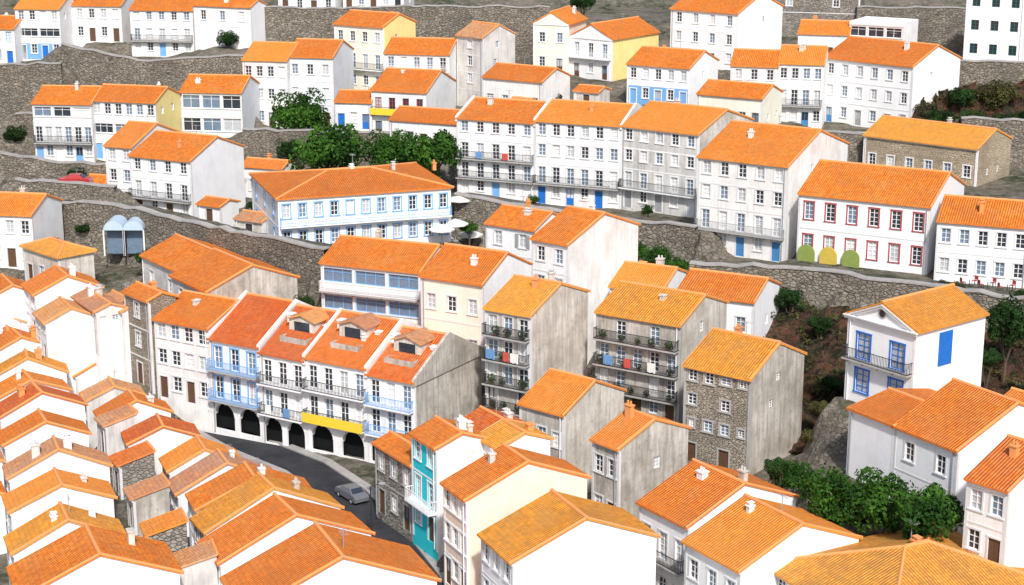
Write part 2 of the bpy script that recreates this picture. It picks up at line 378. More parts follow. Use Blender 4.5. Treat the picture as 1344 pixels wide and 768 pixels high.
        for i in range(4):
            j=(i+1)%4; P4=[E[i],E[j],Rr[j],Rr[i]]
            if Rr[i]==Rr[j]: P4=P4[:3]
            slab(rb,P4,T,dirs[i][0],dirs[i][1],E[i])
            rid.tube(Vector(E[i])+Vector((0,0,T)),Vector(Rr[i])+Vector((0,0,T)),.13,6)
        if Rr[0]!=Rr[2]: rid.tube(Vector(Rr[0])+Vector((0,0,T)),Vector(Rr[2])+Vector((0,0,T)),.15,6)
    elif t=='shed':
        slab(rb,[(-ax-gg,-by-o,z(o)),(ax+gg,-by-o,z(o)),(ax+gg,by+.1,rz),(-ax-gg,by+.1,rz)],T,(1,0,0),(0,cs,sn),(0,-by-o,z(o)))
        rid.tube((-ax,by+.05,rz+T),(ax,by+.05,rz+T),.12,6)
    if t=='flat':
        for q in ((-ax,ax,-by,-by+.25),(-ax,ax,by-.25,by),(-ax,-ax+.25,-by+.25,by-.25),(ax-.25,ax,-by+.25,by-.25)): rb.box(q[0],q[1],q[2],q[3],h+.001,h+.3)
        rb.box(-ax+.25,ax-.25,-by+.25,by-.25,h-.05,h+.1)
        ro2=rb.build('roof',Wm,ro)
    else:
        ro2=rb.build('roof',rm,ro); rid.build('ridge_tiles',M['ridge'],ro2)
    tm=M[trim] if trim else (sm or Wm); tb=MB(); q=.03
    tb.box(-ax-.02,-ax+.22,-by-q,-by+.01,-.5,h-.25); tb.box(ax-.22,ax+q,-by-q,-by+.2,-.5,h-.25)
    tb.box(-ax-.02,ax+q+.03,-by-.12,-by+.01,h-.25,h-.04)
    if not irr:
        for i in range(1,nf): tb.box(-ax+.22,ax-.22,-by-.025,-by+.01,i*fh-.2,i*fh-.06)
    if nf and nc and g!='bare': tb.build('trim',tm,ro)
    if band: 
        i0,bm_=band; b2=MB()
        b2.box(-ax+.1,ax-.1,-by-.86,-by-.82,i0*fh-.1,i0*fh+.85); b2.build('balcony_panel',M[bm_],ro)
    for (uu,z0,k,W_,H_) in wins:
        if k=='arch':
            a=MB(); n=12; r=W_/2; zs=H_-r
            arc=[(uu+r*math.cos(math.pi*i/n),zs+r*math.sin(math.pi*i/n)) for i in range(n+1)]
            for i in range(n):
                p,q2=arc[i],arc[i+1]
                a.poly([(p[0],-by+.003,p[1]),(q2[0],-by+.003,q2[1]),(q2[0],-by+.003,H_+.0),(p[0],-by+.003,H_+.0)])
                a.poly([(p[0],-by+.003,p[1]),(p[0],-by+.5,p[1]),(q2[0],-by+.5,q2[1]),(q2[0],-by+.003,q2[1])])
            fr=[(uu+(r+.15)*math.cos(math.pi*i/n),zs+(r+.15)*math.sin(math.pi*i/n)) for i in range(n+1)]
            for i in range(n):
                p,q2,p3,q3=arc[i],arc[i+1],fr[i],fr[i+1]; a.poly([(p[0],-by-.03,p[1]),(p3[0],-by-.03,p3[1]),(q3[0],-by-.03,q3[1]),(q2[0],-by-.03,q2[1])])
            arch=a.build('arch',Wm,ro)
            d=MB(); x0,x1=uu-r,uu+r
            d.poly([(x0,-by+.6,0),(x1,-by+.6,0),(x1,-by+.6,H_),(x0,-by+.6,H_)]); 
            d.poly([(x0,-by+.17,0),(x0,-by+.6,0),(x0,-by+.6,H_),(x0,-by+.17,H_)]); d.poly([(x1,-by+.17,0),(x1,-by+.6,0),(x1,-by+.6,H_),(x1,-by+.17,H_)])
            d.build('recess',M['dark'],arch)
            continue
        dm=random.choice([door,door,'greyp','wframe']) if k in('door','solid') and door!='brownp' else door
        wo=window(ro,(uu,-by,z0),0,k,W_,H_,M[dm] if k in('door','solid') else fm,sm,pmat and M[pmat])
        if shut and k=='sash' and random.random()<.7: link('shutter',wmesh(k,W_,H_,'shutter',M[shut]),wo)
    for (a,z0,W_,H_) in sws:
        window(ro,(ax,a,z0),R(90),'sash',W_,H_,fm,sm if side[2:] else None)
    for i in bal:
        sb=MB(); sb.box(-ax+.1,ax-.1,-by-.8,-by+.01,i*fh-.07,i*fh+.06)
        for x in np.arange(-ax+.5,ax-.3,1.6): sb.box(x,x+.12,-by-.6,-by+.005,i*fh-.28,i*fh-.07)
        b2=sb.build('balcony',M['granite'] if sur!='wframe' else M['wframe'],ro)
        rl=railing_mb(-ax+.12,ax-.12,.76,1.,.16 if not irr else .11); rl.build('railing',M[balc],b2,(0,-by,i*fh+.06))
    if sbal:
        for i in sbal[0]:
            sb=MB(); sb.box(ax-.01,ax+.8,-by+.1,by-.1,i*fh-.07,i*fh+.06); b2=sb.build('balcony',M['wframe'],ro)
            rl=railing_mb(-by+.12,by-.12,.76); rl.build('railing',M[sbal[1]],b2,(ax,0,i*fh+.06),R(90))
    for i in range(ch):
        x=random.uniform(-ax*.6,ax*.6) ; y=random.choice((1,-1))*by*random.uniform(.15,.55)
        if t=='y': x,y=ax*random.choice((-.5,.5)),random.uniform(-by*.5,by*.6)
        zr=h+rise-(abs(y) if t=='x' else abs(x) if t=='y' else 0)*tp
        if t in('hip',): x=random.uniform(-.5,.5);y=.3+i*5;zr=h+rise-.3
        if t=='shed': zr=h+(y+by)*tp
        k=random.uniform(.6,1.2); kd=random.uniform(.7,1.3); hh=random.uniform(.4,1.2); m2=MB(); m2.box(x-.3*k,x+.3*k,y-.25*kd,y+.25*kd,zr-.4,zr+hh); m2.box(x-.3*k-.07,x+.3*k+.07,y-.25*kd-.07,y+.25*kd+.07,zr+hh,zr+hh+.1)
        q_=random.random()
        if q_<.5:
            for dx in(-.14,.14): m2.tube((x+dx*k,y,zr+hh+.1),(x+dx*k,y,zr+hh+.4),.09,8)
        elif q_<.8: m2.box(x-.2*k,x+.2*k,y-.16,y+.16,zr+hh+.1,zr+hh+.28); m2.box(x-.3*k,x+.3*k,y-.25,y+.25,zr+hh+.28,zr+hh+.35)
        m2.build('chimney',M[random.choice(['offwhite','grey','beige','ridge'])],ro2)
    if (ant if ant is not None else random.random()<.4): antenna(ro2,random.uniform(-ax*.4,ax*.4),by*.1,h+rise*.85)
    if random.random()<.6 and g!='bare':
        d=MB(); x=random.choice((-ax+.35,ax-.35)); d.tube((x,-by-.12,-.3),(x,-by-.12,h-.2),.055,6); d.build('drainpipe',M[random.choice(['greyp','wframe'])],ro)
    if dormer:
        y0=-by*.5; x0=random.uniform(-.5,.2); zr=h+(by-abs(y0))*tp; w2=random.uniform(1.25,1.55); y1=y0+2.4; hd=random.uniform(1.15,1.45)
        d=MB(); d.box(x0-w2,x0+w2,y0,y1,zr-.6,zr+hd); d.poly([(x0-w2,y0,zr+hd),(x0+w2,y0,zr+hd),(x0,y0,zr+hd+.5)]); dm=d.build('dormer',M['beige'],ro2)
        d=MB()
        for sg in(-1,1): slab(d,[(x0+sg*(w2+.2),y0-.25,zr+hd-.05),(x0+sg*(w2+.2),y1+.6,zr+hd-.05),(x0,y1+.6,zr+hd+.53),(x0,y0-.25,zr+hd+.53)][::(1 if sg>0 else -1)],.12,(0,1,0),(-sg*.93,0,.36),(x0+sg*(w2+.2),0,zr+hd-.05))
        d.build('dormer_roof',M['tan'],ro2)
        d=MB(); d.poly([(x0-.9,y0-.015,zr+.1),(x0+.9,y0-.015,zr+.1),(x0+.9,y0-.015,zr+hd-.15),(x0-.9,y0-.015,zr+hd-.15)]); d.build('dormer_pane',M['glass'],ro2)
        d=MB(); d.box(x0-1.5,x0+1.6,y0-1.5,y0-1.4,zr-.9,zr-.1); d.box(x0-1.5,x0-1.4,y0-1.4,y0-.01,zr-.75,zr-.1); d.box(x0+1.5,x0+1.6,y0-1.4,y0-.01,zr-.75,zr-.1); d.box(x0-1.4,x0+1.5,y0-1.4,y0-.02,zr-.9,zr-.5); d.build('roof_terrace',M['stained'],ro2)
        for x1,kk in ((x0-2.1,1.3),(x0+2.2,.8)):
            d=MB(); d.box(x1-.25,x1+.25,y0+.8,y0+1.5,zr-.2,zr+kk); d.box(x1-.32,x1+.32,y0+.73,y0+1.57,zr+kk,zr+kk+.1); d.build('chimney',M['offwhite'],ro2)
    if par:
        for x in (-ax,ax):
            p=MB()
            prof=[(-by-.25,h-.35),(-by-.25,h+.28),(0,rz+.42),(by+.25,h+.28),(by+.25,h-.35)]
            L_=[(x-.14,y,zz) for y,zz in prof]; R_=[(x+.14,y,zz) for y,zz in prof]; p.poly(L_);p.poly(R_[::-1])
            for i in range(5): j=(i+1)%5; p.poly([L_[i],L_[j],R_[j],R_[i]])
            p.build('party_wall',M['offwhite'] if sw is None or x<0 else M[sw],ro)
    H[key or label]={'left':(X+u[0]*A,Y+u[1]*A),'o':ro,'A':A,'B':B,'h':h,'fh':fh,'th':th,'zb':zb,'rise':rise}
    return ro
h_=house
# ---- top row ----
h_('white house with blue lower windows at the far left of the top row',-25,20,None,38,85,282,8,B=8,nf=2,win='lblue',door='bluep')
h_('white three-storey house second from left in the top row, blue ground floor',22,80,None,12,78,284,8,B=9,nf=3,nc=4,door='bluep',wide=(1,),paint=(0,'lblue'))
h_('grey white house above the stone wall, third from left in the top row',82,160,None,8,55,288,8,B=9,w='offwhite',nf=2,nc=5)
h_('white house with blue door and long balcony beside a blank white house, top row',172,254,None,14,75,284,8,B=9,nf=3,nc=5,bal=(1,),door='lblue')
h_('plain white house with few windows right of the blue-door house, top row',255,330,350,10,62,280,22,w='bright',nf=2,nc=3,g='none')
h_('white house atop the high stone wall, cut by the frame, left one',365,440,None,-25,18,300,8,B=9,nf=2)
h_('white house atop the high stone wall, cut by the frame, right one',450,530,None,-30,14,300,8,B=9,nf=2,w='offwhite')
h_('yellow and cream four-storey house below the high stone wall',440,504,546,36,150,264,32,w='cream',sw='yellow',nf=4,nc=4,bal=(2,),sur='wframe',side=(1,2))
h_('white house with balconies between the yellow house and the tall grey gable',505,590,None,72,145,258,12,B=9,nf=3,nc=5,bal=(1,2),balc='wframe')
h_('tall blank grey house with sloping roof near the top centre',600,634,676,50,142,258,45,w='grey',sw='grey',rf='tan',nf=4,nc=1,g='none',ch=0,pit=25)
h_('low terracotta roofed house in front of the balconied white house, red framed',488,560,598,122,182,246,18,win='redp',nf=2,nc=4,bal=(1,),band=(1,'yellowp'))
h_('small white house with blue door left of the red framed house',440,488,None,135,170,248,10,B=6,nf=1,nc=3,door='bluep')
h_('white grey row house left of centre above the round tree, left of a pair',320,378,None,80,168,254,12,B=10,w='offwhite',nf=3,nc=4,key='u4a',ch=0)
h_('pale tiled row house above the round tree, right of a pair, near the yellow house',378,438,None,76,168,254,12,B=10,w='tilewall',nf=3,nc=3)
h_('cream narrow house with pointed gables near the top centre',700,746,None,32,96,272,20,w='cream',t='y',B=9,nf=2,nc=2,pit=30,sur='wframe')
h_('white gable-fronted house with yellow side wall in the top row',748,803,864,52,106,268,38,w='white',sw='yellow',t='y',nf=2,nc=3,bal=(1,),balc='wframe',sur='wframe',pit=26)
h_('large white cubic house near the top, right of centre, with grid of windows',880,968,1026,18,92,266,38,w='bright',nf=3,nc=4,side=(1,1),sur='wframe')
h_('white house with blue ground floor wall below the large cubic house',823,905,942,90,142,250,30,w='bright',nf=2,nc=5,door='lblue',sur='wframe',paint=(0,'lblue'))
h_('small grey white house with orange roof above the long middle row',634,712,748,108,150,242,32,w='offwhite',nf=1,nc=4,wh=1.3)
h_('low orange roofed house just above the trees and left of the middle row',512,600,625,163,200,232,22,nf=1,nc=5)
h_('white small house with orange roof near the top right, left of a glass-fronted one',1047,1114,None,46,82,266,16,B=8,nf=1,nc=4)
h_('white flat-roofed glass-fronted house in the top right row',1114,1184,1204,34,84,264,30,nf=2,nc=4,wide=(0,1),t='flat',ch=0)
h_('old dark stone house with few white windows at the top right',1005,1128,None,-15,50,285,16,B=9,w='stone',nf=2,nc=2,g='none')
h_('tall white house with dark green windows in the top right corner',1267,1344,1400,-12,82,262,30,w='bright',win='greenp',nf=3,nc=3,sur=None,g='w',B=10,pmat='glass',ww=1.2)
h_('white orange-roofed house at upper right with dark green doors',958,1020,None,88,166,250,14,B=9,nf=3,nc=3,key='r1',door='greenp')
h_('white house in the upper right row with balcony and dark blue doors, middle one',1020,1080,None,85,168,249,14,B=10,nf=3,nc=4,bal=(1,),door='mblue')
h_('wide white house with blank right gable and dark blue doors, upper right row',1080,1196,1258,88,174,246,44,w='bright',nf=3,nc=6,door='mblue',side=(1,1))
h_('pale yellow low house in front of the upper right row',915,1000,1026,130,170,238,30,w='cream',nf=1,nc=5,wh=1.3)
# ---- left rows ----
h_('long white house with balcony in the left upper row, leftmost',45,122,None,137,214,240,6,B=9,nf=3,nc=6,bal=(1,),door='lblue',w='offwhite',wide=(2,))
h_('wide white house with yellow end wall in the left upper row',122,206,238,135,212,239,14,sw='yellow',nf=3,nc=6,door='lblue',wide=(1,))
h_('pale house with many small panes right of the yellow end wall',238,318,None,122,182,246,8,B=9,nf=2,nc=6,w='tilewall',wide=(0,1))
h_('white house stepping behind the tall gabled one on the left slope',140,176,240,194,275,221,22,nf=3,nc=2,rf='red')
h_('tall white gabled house with small balcony on the left slope',172,252,321,212,293,212,26,w='bright',nf=3,nc=4,bal=(1,),side=(0,0))
h_('low orange roofed cottage behind the tall gabled house on the left slope',318,372,388,222,262,226,20,nf=1,nc=2,rf='red')
h_('tiny white cottage by the small bush on the left terrace',72,106,118,252,272,222,15,w='bright',nf=1,nc=2,B=5,wh=.9)
h_('tiny cottage with tan wall right of the tiny white one',108,136,148,246,270,224,15,w='cream',nf=1,nc=2,B=5,wh=.9)
# ---- blue building ----
h_('long white hotel-like building with blue windows and hip roof, left of centre',332,366,592,262,334,190,71,w='bright',t='hip',nf=2,nc=3,win='wframe',sur='lblue',side=(11,2,1),B=None,g='w',ch=3,trim='wframe',pit=10,key='hotel',cat='building',ww=.85,wh=1.6,sbal=((1,),'lblue'))
# ---- middle row ----
h_('grey white townhouse with wide facade, right end of the middle long row',815,916,986,177,286,205,36,w='grey',nf=4,nc=5,bal=(1,),door='mblue',key='m3',pit=17,sw='beige',wh=1.6,sur='wframe',side=(1,1))
h_('white townhouse with blue ground floor doors, middle of the long row',702,None,None,166,276,0,22,B=11,nf=4,nc=6,bal=(1,),door='bluep',key='m2',after='m3',pit=17,par=True,wh=1.6)
h_('white townhouse with two iron balconies, left end of the middle long row',600,None,None,162,266,0,22,B=11,nf=4,nc=5,bal=(1,2),door='lblue',key='m1',after='m2',pit=17,par=True,wh=1.6)
h_('old pale tiled house with tall side wall, centre right',915,1032,1110,219,345,187,33,w='offwhite',sw='offwhite',nf=4,nc=5,bal=(1,),balc='greyp',door='mblue',pit=18,side=(1,1))
h_('white house with red framed windows above the long stone wall',1047,1219,1263,272,360,178,29,w='bright',nf=2,nc=6,sur='redp',trim='pgrey',g='w',pit=20,ww=1.,wh=1.9)
h_('white low house at the right edge above the long stone wall',1228,1350,None,300,378,172,22,B=9,w='bright',nf=2,nc=5,g='w')
h_('long warm beige stone house with white windows on the right terrace',1133,1282,1326,196,244,216,40,w='warmstone',sw='warmstone',nf=1,nc=6,wh=1.5,sur='wframe',rf='amber',g='w',side=(2,1))
# ---- centre cluster ----
h_('narrow white house with orange gable roof, upper of the central cluster',638,702,745,303,-12,180,35,w='bright',nf=4,nc=2,pit=22,side=(0,0),shut='greyp')
h_('tall white house with huge blank side wall in the central cluster',698,745,836,322,-15,168,40,w='white',sw='offwhite',nf=5,nc=2,pit=20,side=(0,0))
h_('wide house with glazed blue verandas below the blue hotel building',422,552,None,358,430,167,22,B=9,nf=2,nc=4,wide=(0,1),bal=(1,),balc='wframe',win='lblue',pmat='glassb')
h_('cream house with plain front in the central cluster, white gable',553,634,696,374,-8,160,30,w='cream',sw='white',nf=2,nc=3,pit=24,g='w')
h_('tall narrow house with four plant-filled balconies in the centre',637,697,771,415,545,151,33,w='stained',sw='beige',nf=4,nc=3,bal=(0,1,2,3),rf='amber',key='n5',side=(0,0),irr=.3)
h_('small white house with orange roof behind the balconied grey house',800,868,905,384,-6,168,26,nf=2,nc=2,shut='mblue')
h_('white house with large orange roof right of centre, left of the rocks',887,988,1021,397,-8,160,27,w='bright',nf=2,nc=3)
h_('weathered four-storey grey house with dark planted balconies',782,892,952,428,562,150,33,w='stained',sw='beige',nf=4,nc=5,bal=(1,2,3),rf='amber',key='n6',side=(1,2),irr=.35,sur='granite')
h_('old brown stone house with amber roof and stained side wall',897,984,1053,498,625,138,38,w='brownstone',nf=4,nc=4,rf='amber',pit=24,side=(1,2),sw='stained',irr=.5,sur='granite',ww=.85)
h_('small old house with orange roof and beige gable below the balconied houses',682,740,818,545,-8,142,40,w='stained',sw='beige',nf=2,nc=3,pit=24,irr=.4)
h_('derelict grey gabled house with small orange roof in the lower centre',777,812,902,590,-7,132,50,w='stained',sw='stained',nf=2,nc=2,rf='red',pit=22,irr=.4)
# ---- G row ----
h_('stained grey sided end house of the arcaded street row',483,545,632,502,618,149,31,sw='stained',rf='red',nf=3,nc=3,bal=(1,2),balc='lblue',g='arch',na=2,dormer=True,par=True,pit=27,key='g4',side=(0,0),sur='wframe',paint=(1,'tilewall'))
h_('arcaded street house with yellow balcony band above its arches',402,None,None,484,606,0,31,B=11.5,rf='red',nf=3,nc=4,bal=(1,2),band=(1,'yellowp'),g='arch',na=2,dormer=True,par=True,pit=27,key='g3',after='g4',sur='wframe')
h_('arcaded street house with two dark iron balconies',343,None,None,473,592,0,31,B=11.5,rf='red',nf=3,nc=3,bal=(1,2),g='arch',na=2,dormer=True,par=True,pit=28,key='g2',after='g3',sur='wframe')
h_('arcaded street house with blue balconies, left of the dark iron ones',277,None,None,456,575,0,31,B=11.5,rf='red',nf=3,nc=3,bal=(1,2),balc='lblue',g='arch',na=2,par=True,pit=27,key='g1',after='g2',sur='lblue',trim='wframe')
h_('white windowed house at the left end of the arcaded row',205,None,None,432,535,0,31,B=9,w='offwhite',nf=3,nc=4,key='f3',after='g1',wh=1.6,ww=1.1)
h_('grey house with blank right wall behind the left end of the street row',228,276,392,384,-10,168,54,w='grey',sw='stained',nf=3,nc=2,pit=21,side=(0,0),ch=0)
h_('grey house with orange roof stepping up behind the blank grey wall',190,238,330,357,-11,177,54,w='grey',sw='grey',nf=3,nc=2,pit=21,side=(0,0),ch=0)
h_('narrow stone house between the street row and the white left cottages',166,198,228,396,-9,165,50,w='brownstone',nf=3,nc=1)
h_('white narrow cottage with tan roof left of the narrow stone house',133,163,190,410,-6,168,55,rf='tan',nf=2,nc=2)
h_('white cottage with small roof, second left of the narrow stone house',98,128,152,410,-4,167,58,w='bright',sw='offwhite',rf='tan',nf=2,nc=2,side=(2,1))
# ---- left edge ----
h_('white building at the left edge beside the mossy roofed house',-35,44,None,283,352,192,10,B=8,nf=2,nc=4)
h_('beige house with mossy amber hip roof at left',32,78,124,338,-4,184,45,w='beige',t='hip',rf='mossy',nf=1,nc=3,ch=0)
h_('white gabled cottage right below the mossy roofed house',None,48,135,388,-5,174,62,A=5,w='bright',nf=2,nc=2,rf='red',pit=24)
h_('white cottage with orange roof at the left edge below the mossy roof',None,-20,60,398,-5,176,62,A=5,nf=2,nc=2,pit=24)
h_('white cottage with tan roof below the white gabled cottage',None,62,130,425,-4,166,62,A=4.5,w='offwhite',nf=2,nc=2,rf='tan',pit=24)
rj=random.Random(23)
C=[(72,132,450,177),(88,152,472,172),(102,170,497,167),(116,190,524,161.5),(138,226,553,155),(172,262,587,149),(225,318,618,143),(236,366,646,137.5),(262,412,672,131.5),(274,448,700,126),(292,488,740,118.5),(326,574,806,109.5)]
ordn=['farthest from the camera','second from the back','third from the back','fourth from the back','fifth from the back','sixth from the back','sixth nearest','fifth nearest','fourth nearest','third nearest','second nearest','nearest the camera']
cw_=['white','bright','offwhite','grey','bright','offwhite','stone','bright','white','stone','bright','bright']
rc_=['tan','orange','orange','tan','orange','red','orange','tan','orange','amber','orange','orange']
for i,(a,b_,y,Yy) in enumerate(C):
    dth=rj.uniform(-7,6) if i<11 else 0
    h_('%s gabled cottage in the row left of the street, %s'%({'stone':'stone-fronted','bright':'bright white','white':'white','offwhite':'greyish white','grey':'grey'}[cw_[i]],ordn[i]),None,a,b_,y+rj.uniform(-5,5)*(i<10),-5.5,Yy,67+dth,A=[2.7,2.9,2.8,3.1,3.3,3.5,3.6,3.4,3.8,3.4,4.6,6.4][i],w=cw_[i],sw='white' if i in(6,9) else None,nf=2,nc=2,rf=rc_[i],pit=rj.uniform(22,26),side=rj.choice([(0,0),(1,1),(2,1),(1,1)]) if i<10 else (0,0),group='gabled cottages in the row left of the street')
D=[(38,420,182),(48,437,176.5),(60,455,171),(71,475,165.5),(83,497,160),(95,522,154),(108,550,148),(122,586,141),(138,627,134),(152,675,127),(172,726,119.5),(238,786,110.5)]
for i,(b_,y,Yy) in enumerate(D):
    wd=[76,80,84,88,92,98,104,112,122,134,150,206][i]; k=['white','bright','offwhite','bright'][rj.randrange(4)] if i<10 else 'bright'
    nm={'white':'white','bright':'bright white','offwhite':'greyish white'}[k]
    b2=b_+rj.uniform(-8,10)*(i<11)
    h_('%s gabled cottage in the row along the left edge, %s'%(nm,ordn[i]),None,b_-wd,b2,y+rj.uniform(-5,5)*(i<11),-5.5,Yy+rj.uniform(-1,1)*(i<11),67+rj.uniform(-8,6)*(i<11),A=[2.6,3.1,2.7,3.2,2.8,3.4,3.1,3.5,3.2,3.7,3.5,5.6][i],w=k,nf=2,nc=2,rf=['orange','tan','red','orange','amber','orange','red','orange','tan','orange','amber','orange'][i],pit=rj.uniform(22,26),side=rj.choice([(1,1),(1,1),(2,1),(0,0)]) if i<11 else (0,0),group='gabled cottages in the row along the left edge')
for i,(xc,xr,ye,Y) in enumerate([(-70,-4,505,160),(-60,4,540,152),(-70,2,578,145),(-60,6,616,138),(-70,8,662,131)]):
    h_('white cottage cut by the left frame edge, %s from the back'%['first','second','third','fourth','fifth'][i],None,xc,xr,ye,-5,Y,66,A=3.2,w='bright',rf=['orange','tan'][i%2],nf=2,nc=2,pit=23,side=(1,1),ant=False)
for i,(xl,xc,xr,ye,Y) in enumerate([(128,140,178,560,152),(150,158,204,612,143),(168,176,222,656,134.5),(186,196,244,704,126),(205,232,276,748,118)]):
    h_('low %s lean-to shed in the lane between cottage rows, %s from back'%(['grey','stone','stained grey','rough stone','pale grey'][i],['first','second','third','fourth','fifth'][i]),None,xc,xr,ye,-3,Y,60+i*3,A=2.6,w=['grey','stone','stained','stone','grey'][i],t='shed',rf=['tan','red','tan','orange','tan'][i],nf=1,nc=1,pit=14,side=(0,0),ch=0,ant=False,cat='shed')
# ---- bottom centre ----
h_('stone-walled house with orange roof by the street, left of the teal house',493,542,570,612,-6,133,58,w='stone',nf=2,nc=3,sur='granite')
h_('narrow turquoise house with white windows on the street',541,574,640,590,-8.2,129,60,w='teal',sw='offwhite',nf=3,nc=2,sur='wframe',side=(0,0),key='teal',bal=(1,),balc='wframe')
h_('small orange roofed white house directly behind the turquoise house',600,628,692,572,-7,136,58,nf=2,nc=2,rf='red')
h_('small orange roofed house behind the peach house, nearest the derelict gable',628,655,722,590,-7,129,60,nf=2,nc=2,rf='amber')
h_('peach house with blank gable wall in the lower centre',583,613,770,657,-8,120,63,w='peach',nf=3,nc=3,side=(0,0),sur='wframe',pit=22)
h_('bright white gabled house at bottom centre with blank gable',632,673,860,739,-8,112,66,w='bright',nf=3,nc=3,side=(0,0),bal=(1,),balc='greyp',pit=22,rf='amber')
h_('white house with two chimneys, right of the bottom centre gable',838,902,1042,692,-7.5,121,56,w='bright',nf=2,nc=3,side=(1,1),bal=(1,),pit=22,ch=2)
h_('white house with two-sided orange roof in front of the hedge at lower right',898,970,1124,750,-7,113,58,w='bright',nf=2,nc=3,side=(1,1),pit=22)
# ---- right ----
h_('white villa with bright blue windows and round pediment opening below the rocks',1111,1199,1290,436,550,136,52,w='bright',t='y',nf=2,nc=2,win='bluep',sur='bluep',bal=(1,),rf='amber',side=(0,0),key='villa',cat='villa',g='w',pit=24,ww=1.4,wh=2.,trim='wframe',ch=0,ant=False,pmat='curtain')
h_('broad white house with large orange roof just below the blue windowed villa',1172,1254,1400,592,-6.5,122,58,w='bright',nf=2,nc=2,g='none',side=(0,0),ch=0,pit=23,key='plain')
h_('plain white wing joined to the left end of the broad white house',1113,None,None,560,-5.5,0,58,B=8.5,w='bright',t='x',pit=10,nf=1,nc=1,g='none' ,sur=None,ch=0,side=(0,0),ant=False,after='plain')
h_('white house with red orange roof at the right edge above the amber roof',1266,1320,1420,645,-6,113,48,nf=2,nc=2,rf='red',side=(0,0))
h_('wide building with weathered amber hip roof in the bottom right corner',1075,1165,1500,842,-5,104,62,w='offwhite',t='hip',nf=2,nc=3,rf='mossy',side=(0,0),pit=19,ch=1,key='corner',A=14,B=16)
h_('white house behind the villa at the right edge with orange roof',1290,1345,1400,560,-6,134,52,nf=2,nc=2,side=(0,0),B=7)
V=H['villa']; ro=V['o']
mb=MB(); n=20; yy=-V['B']/2-.03; zc=V['h']+.75
for i in range(n):
    a,b_=2*math.pi*i/n,2*math.pi*(i+1)/n
    mb.poly([(.32*math.cos(a),yy,zc+.32*math.sin(a)),(.45*math.cos(a),yy,zc+.45*math.sin(a)),(.45*math.cos(b_),yy,zc+.45*math.sin(b_)),(.32*math.cos(b_),yy,zc+.32*math.sin(b_))])
oc=mb.build('round_window',M['granite'],ro); mb=MB(); mb.poly([(.32*math.cos(2*math.pi*i/n),yy+.01,zc+.32*math.sin(2*math.pi*i/n)) for i in range(n)]); mb.build('pane',M['glass'],oc)
mb=MB(); x=V['A']/2; z0=V['h']-3.5; mb.box(x-.02,x+.06,-1.5,.2,z0,z0+2.9)
for i in range(17): mb.box(x+.06,x+.075,-1.4,.1,z0+.12+i*.16,z0+.2+i*.16)
mb.build('shutter',M['bluep'],ro)
mb=MB(); a=V['A']/2; y=-V['B']/2; mb.box(-a-.25,a+.25,y-.3,y-.125,V['h']-.3,V['h']-.12); mb.box(-a-.32,a+.32,y-.38,y-.125,V['h']-.12,V['h']-.02)
for sg in(-1,1):
    for dz,r in((-.12,.09),(-.34,.06)): mb.tube((sg*(a+.25),y-.14,V['h']+dz-.05),(0,y-.14,V['h']+V['rise']+dz+.02),r,4)
mb.build('pediment',M['pgrey'],ro)
# ---------- retaining walls ----------
def rwall(label,pts,mat='retain',th=.8,cop='concrete',anc=True,cat='wall',nm='retaining_wall'):
    P=[]
    for px,yt,yb,Y in pts: a=pt(px,yt,Y); b_=pt(px,yb,Y); P.append((a.x,Y,a.z,b_.z))
    mb=MB(); cp=MB(); cx=sum(p[0] for p in P)/len(P); cy=sum(p[1] for p in P)/len(P); bz=min(p[3] for p in P)
    for (x0,y0,t0,b0),(x1,y1,t1,b1) in zip(P,P[1:]):
        L=math.hypot(x1-x0,y1-y0); n=max(1,int(L/1.6)); nx,ny=-(y1-y0)/L*th,(x1-x0)/L*th
        jt=[random.uniform(-.2,.2)*(th>.5) for _ in range(n+1)]; jt[0]=jt[-1]=0
        for i in range(n+1):
            q=i/n; X=x0+(x1-x0)*q; Yy=y0+(y1-y0)*q
            if anc:
                ANC.append((X-nx*1.2,Yy-ny*1.2,b0+(b1-b0)*q)); ANC.append((X-nx*3,Yy-ny*3,b0+(b1-b0)*q)); ANC.append((X+nx*3,Yy+ny*3,t0+(t1-t0)*q-.4)); ANC.append((X+nx*1.6,Yy+ny*1.6,t0+(t1-t0)*q-.6))
        for i in range(n):
            q,r=i/n,(i+1)/n; a=(x0+(x1-x0)*q-cx,y0+(y1-y0)*q-cy); b_=(x0+(x1-x0)*r-cx,y0+(y1-y0)*r-cy)
            ta=t0+(t1-t0)*q+jt[i]-bz; tb=t0+(t1-t0)*r+jt[i+1]-bz; g=-3
            A1=(a[0],a[1],g);B1=(b_[0],b_[1],g);B2=(b_[0],b_[1],tb);A2=(a[0],a[1],ta)
            A3=(a[0]+nx,a[1]+ny,g);B3=(b_[0]+nx,b_[1]+ny,g);B4=(b_[0]+nx,b_[1]+ny,tb);A4=(a[0]+nx,a[1]+ny,ta)
            mb.poly([A1,B1,B2,A2]);mb.poly([A2,B2,B4,A4]);mb.poly([A3,A4,B4,B3])
            k=.12
            q1=[(p[0]-(nx*k if j<2 else -nx*k),p[1]-(ny*k if j<2 else -ny*k),p[2]) for j,p in enumerate((A2,B2,B4,A4))]; q2=[(p[0],p[1],p[2]+.16) for p in q1]
            cp.poly(q2); 
            for j in range(4): l=(j+1)%4; cp.poly([q1[j],q1[l],q2[l],q2[j]])
    o=mb.build(nm,M[mat],None,(cx,cy,bz)); tag(o,label,cat); cp.build('coping',M[cop],o)
rwall('high dark stone wall behind the yellow house at the top centre',[(345,10,90,284),(450,12,100,284),(560,8,125,284),(722,10,105,286)])
rwall('broad stone wall under the top left houses',[(80,58,134,266),(180,80,134,264),(345,72,134,264)])
rwall('stone wall at the upper left corner beside the slope',[(-60,86,192,258),(80,84,180,258)])
